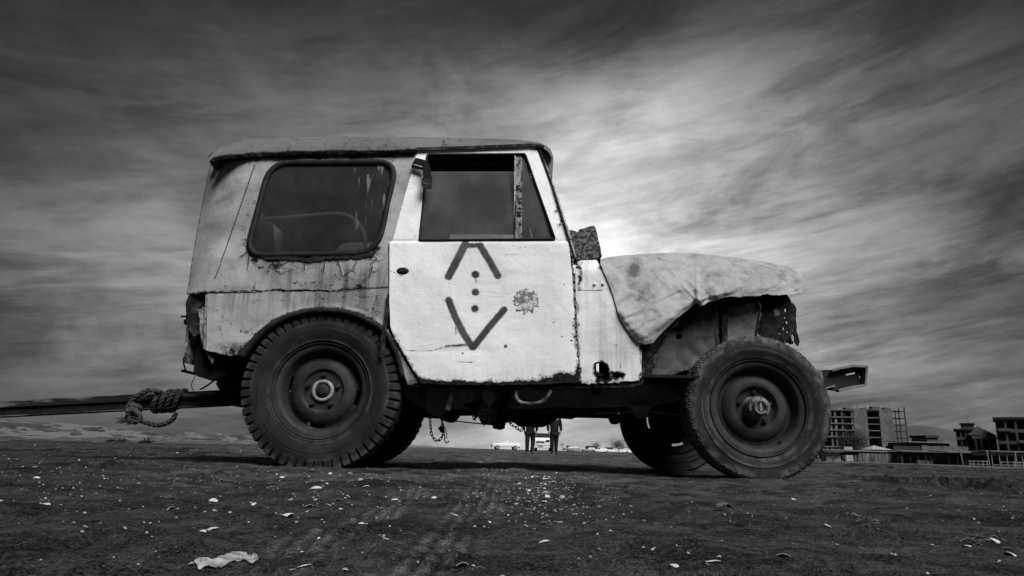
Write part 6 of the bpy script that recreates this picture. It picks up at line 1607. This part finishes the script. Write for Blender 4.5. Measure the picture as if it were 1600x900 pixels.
for x in (-W_ / 2 + .1, W_ / 2 - .1):
    for y in (-1.9, 1.9): tube(bmb := bmesh.new(), [(x, y, 0), (x, y, z1)], .05, 5); lobj('post', bmb, MT['bark'], rt)
shed('corrugated_fence', 'weathered fence of upright sheets left of the dark stalls, below the concrete building', 'fence', 1341, 1407, 708.5, None, 118, .2, MT['corr'], None, slats=22)
rt, W_, H_ = shed('beach_shelter', 'long low dark shelter roof on posts behind the upright sheet fence', 'shelter', 1300, 1443, 706.5, 712, 124, 5, MT['roofdark'], MT['midwall'], .5, .2)
for k in range(9): lbox('post', (W_ * k / 8, -.5, -.2), (W_ * k / 8 + .12, -.38, H_), MT['bark'], rt)
shed('white_kiosk', 'small pale kiosk wall beside the front wheel at the foot of the concrete building', 'kiosk', 1290, 1312, 707, None, 122, 2, MT['pale'], MT['roofdark'])
shed('brick_kiosk', 'pale patch of low wall under the bushy tree', 'wall', 1319, 1332, 698, None, 140, 1, MT['whitewall'])
rt, W_, H_ = shed('stall_row', 'row of open beach stalls with a thin dark roof in the middle right', 'stalls', 1407, 1478, 706.5, 711, 116, 4, MT['roofdark'], MT['midwall'], .4, .15)
for k in range(7): lbox('post', (W_ * k / 6, -.3, -.2), (W_ * k / 6 + .10, -.2, H_), MT['bark'], rt)
lbox('counter', (W_ * .35, .2, -.2), (W_ * .9, .8, .9), MT['corr'], rt); lbox('back_panel', (W_ * .3, 3.5, -.2), (W_, 3.7, H_ * .8), MT['corr'], rt)
rt, W_, H_ = shed('grey_shelter', 'grey canvas shelter with sagging dark roof and pale back wall, right of the stalls', 'shelter', 1478, 1545, 708, 713, 108, 4, MT['roofdark'], MT['midwall'], .5, .2)
lbox('back_wall', (0, 3.6, -.2), (W_, 3.8, H_), MT['corr'], rt)
for k in range(6): lbox('post', (W_ * k / 5, -.3, -.2), (W_ * k / 5 + .10, -.2, H_), MT['bark'], rt)
rt, W_, H_ = shed('right_shelter', 'ragged pale roofed shelter with dark tables at the right edge', 'shelter', 1545, 1640, 707, 713, 100, 4, MT['pale'], MT['midwall'], .4, .1)
for k in range(9): lbox('post', (W_ * k / 8, -.3, -.2), (W_ * k / 8 + .10, -.2, H_), MT['pale'], rt)
lbox('back_wall', (0, 3.6, -.2), (W_, 3.8, H_ * .9), MT['roofdark'], rt); lbox('railing', (0, -.3, .5), (W_, -.25, .58), MT['pale'], rt)
for u_, v0, v1, Y_, lab in ((1500.5, 705, 728, 100, 'pale leaning post standing in front of the stalls, left one of three'), (1541.5, 705, 728, 98, 'pale post between the two shelters, middle one of three'), (1585, 707, 730, 94, 'pale post in front of the ragged right shelter, rightmost of three')):
    rt = place('pale_post', u_, Y_, lab, 'post', None, 0, .1); h2 = zat(u_, v0, Y_, rt)
    tube(bmb := bmesh.new(), [(.12, 0, 0), (-.06, 0, h2)], .085, 8); lobj('shaft', bmb, MT['pale'], rt); lbox('cap', (-.25, -.12, h2 - .05), (.12, .12, h2 + .1), MT['pale'], rt)
k = 0
for u_, lab in ((1516, 'leftmost dark round shrub under the grey shelter'), (1525, 'second dark round shrub under the grey shelter'), (1534, 'third dark round shrub under the grey shelter'), (1570, 'dark shrub under the ragged right shelter'), (1583, 'dark shrub right of the rightmost pale post'), (1300, 'dark bush at the foot of the kiosk by the front wheel'), (1362, 'low mound bush before the upright sheet fence'), (1452, 'scrubby bush before the beach stalls')):
    k += 1; tree('shrub', u_, 104 if u_ > 1500 else 112, 1.5, 1.3 if u_ > 1500 else 2.2, lab, 'bush', 40 + k, False, 1100, .18)
tree('hill_tree', 1430, 175, 5.2, 7, 'round dark tree rising behind the flat pavilion roof', seed=60, leafs=3000)
tree('hill_tree', 1478, 180, 5.2, 6, 'ragged tree at the right end of the flat pavilion roof', seed=61, leafs=2500)
rt = place('far_villa', 1450, 210, 'flat dark roofed villa partly hidden behind the pavilion', 'house', None, 0, .4)
lbox('wall', (0, 0, 0), (5, 8, zat(1455, 684, 210, rt)), MT['midwall'], rt); z_ = zat(1455, 684, 210, rt); lbox('roof', (-.6, -.6, z_), (3.4, 8, z_ + .7), MT['roofdark'], rt)
# rails of a low barrier along the beach road
for i, (u0, u1, lab) in enumerate(((1512, 1540, 'low pale rail barrier before the grey shelter'), (1562, 1600, 'low pale rail barrier before the ragged right shelter'))):
    rt = place('rail_barrier', u0, 96, lab, 'barrier', None, 0, .1); W_ = xat(u1, 700, 96, rt)
    for z_ in (.35, .75): lbox('rail', (0, 0, z_), (W_, .06, z_ + .07), MT['pale'], rt)
    for q_ in range(5): lbox('post', (W_ * q_ / 4 - .04, .01, 0), (W_ * q_ / 4 + .04, .05, .9), MT['pale'], rt)
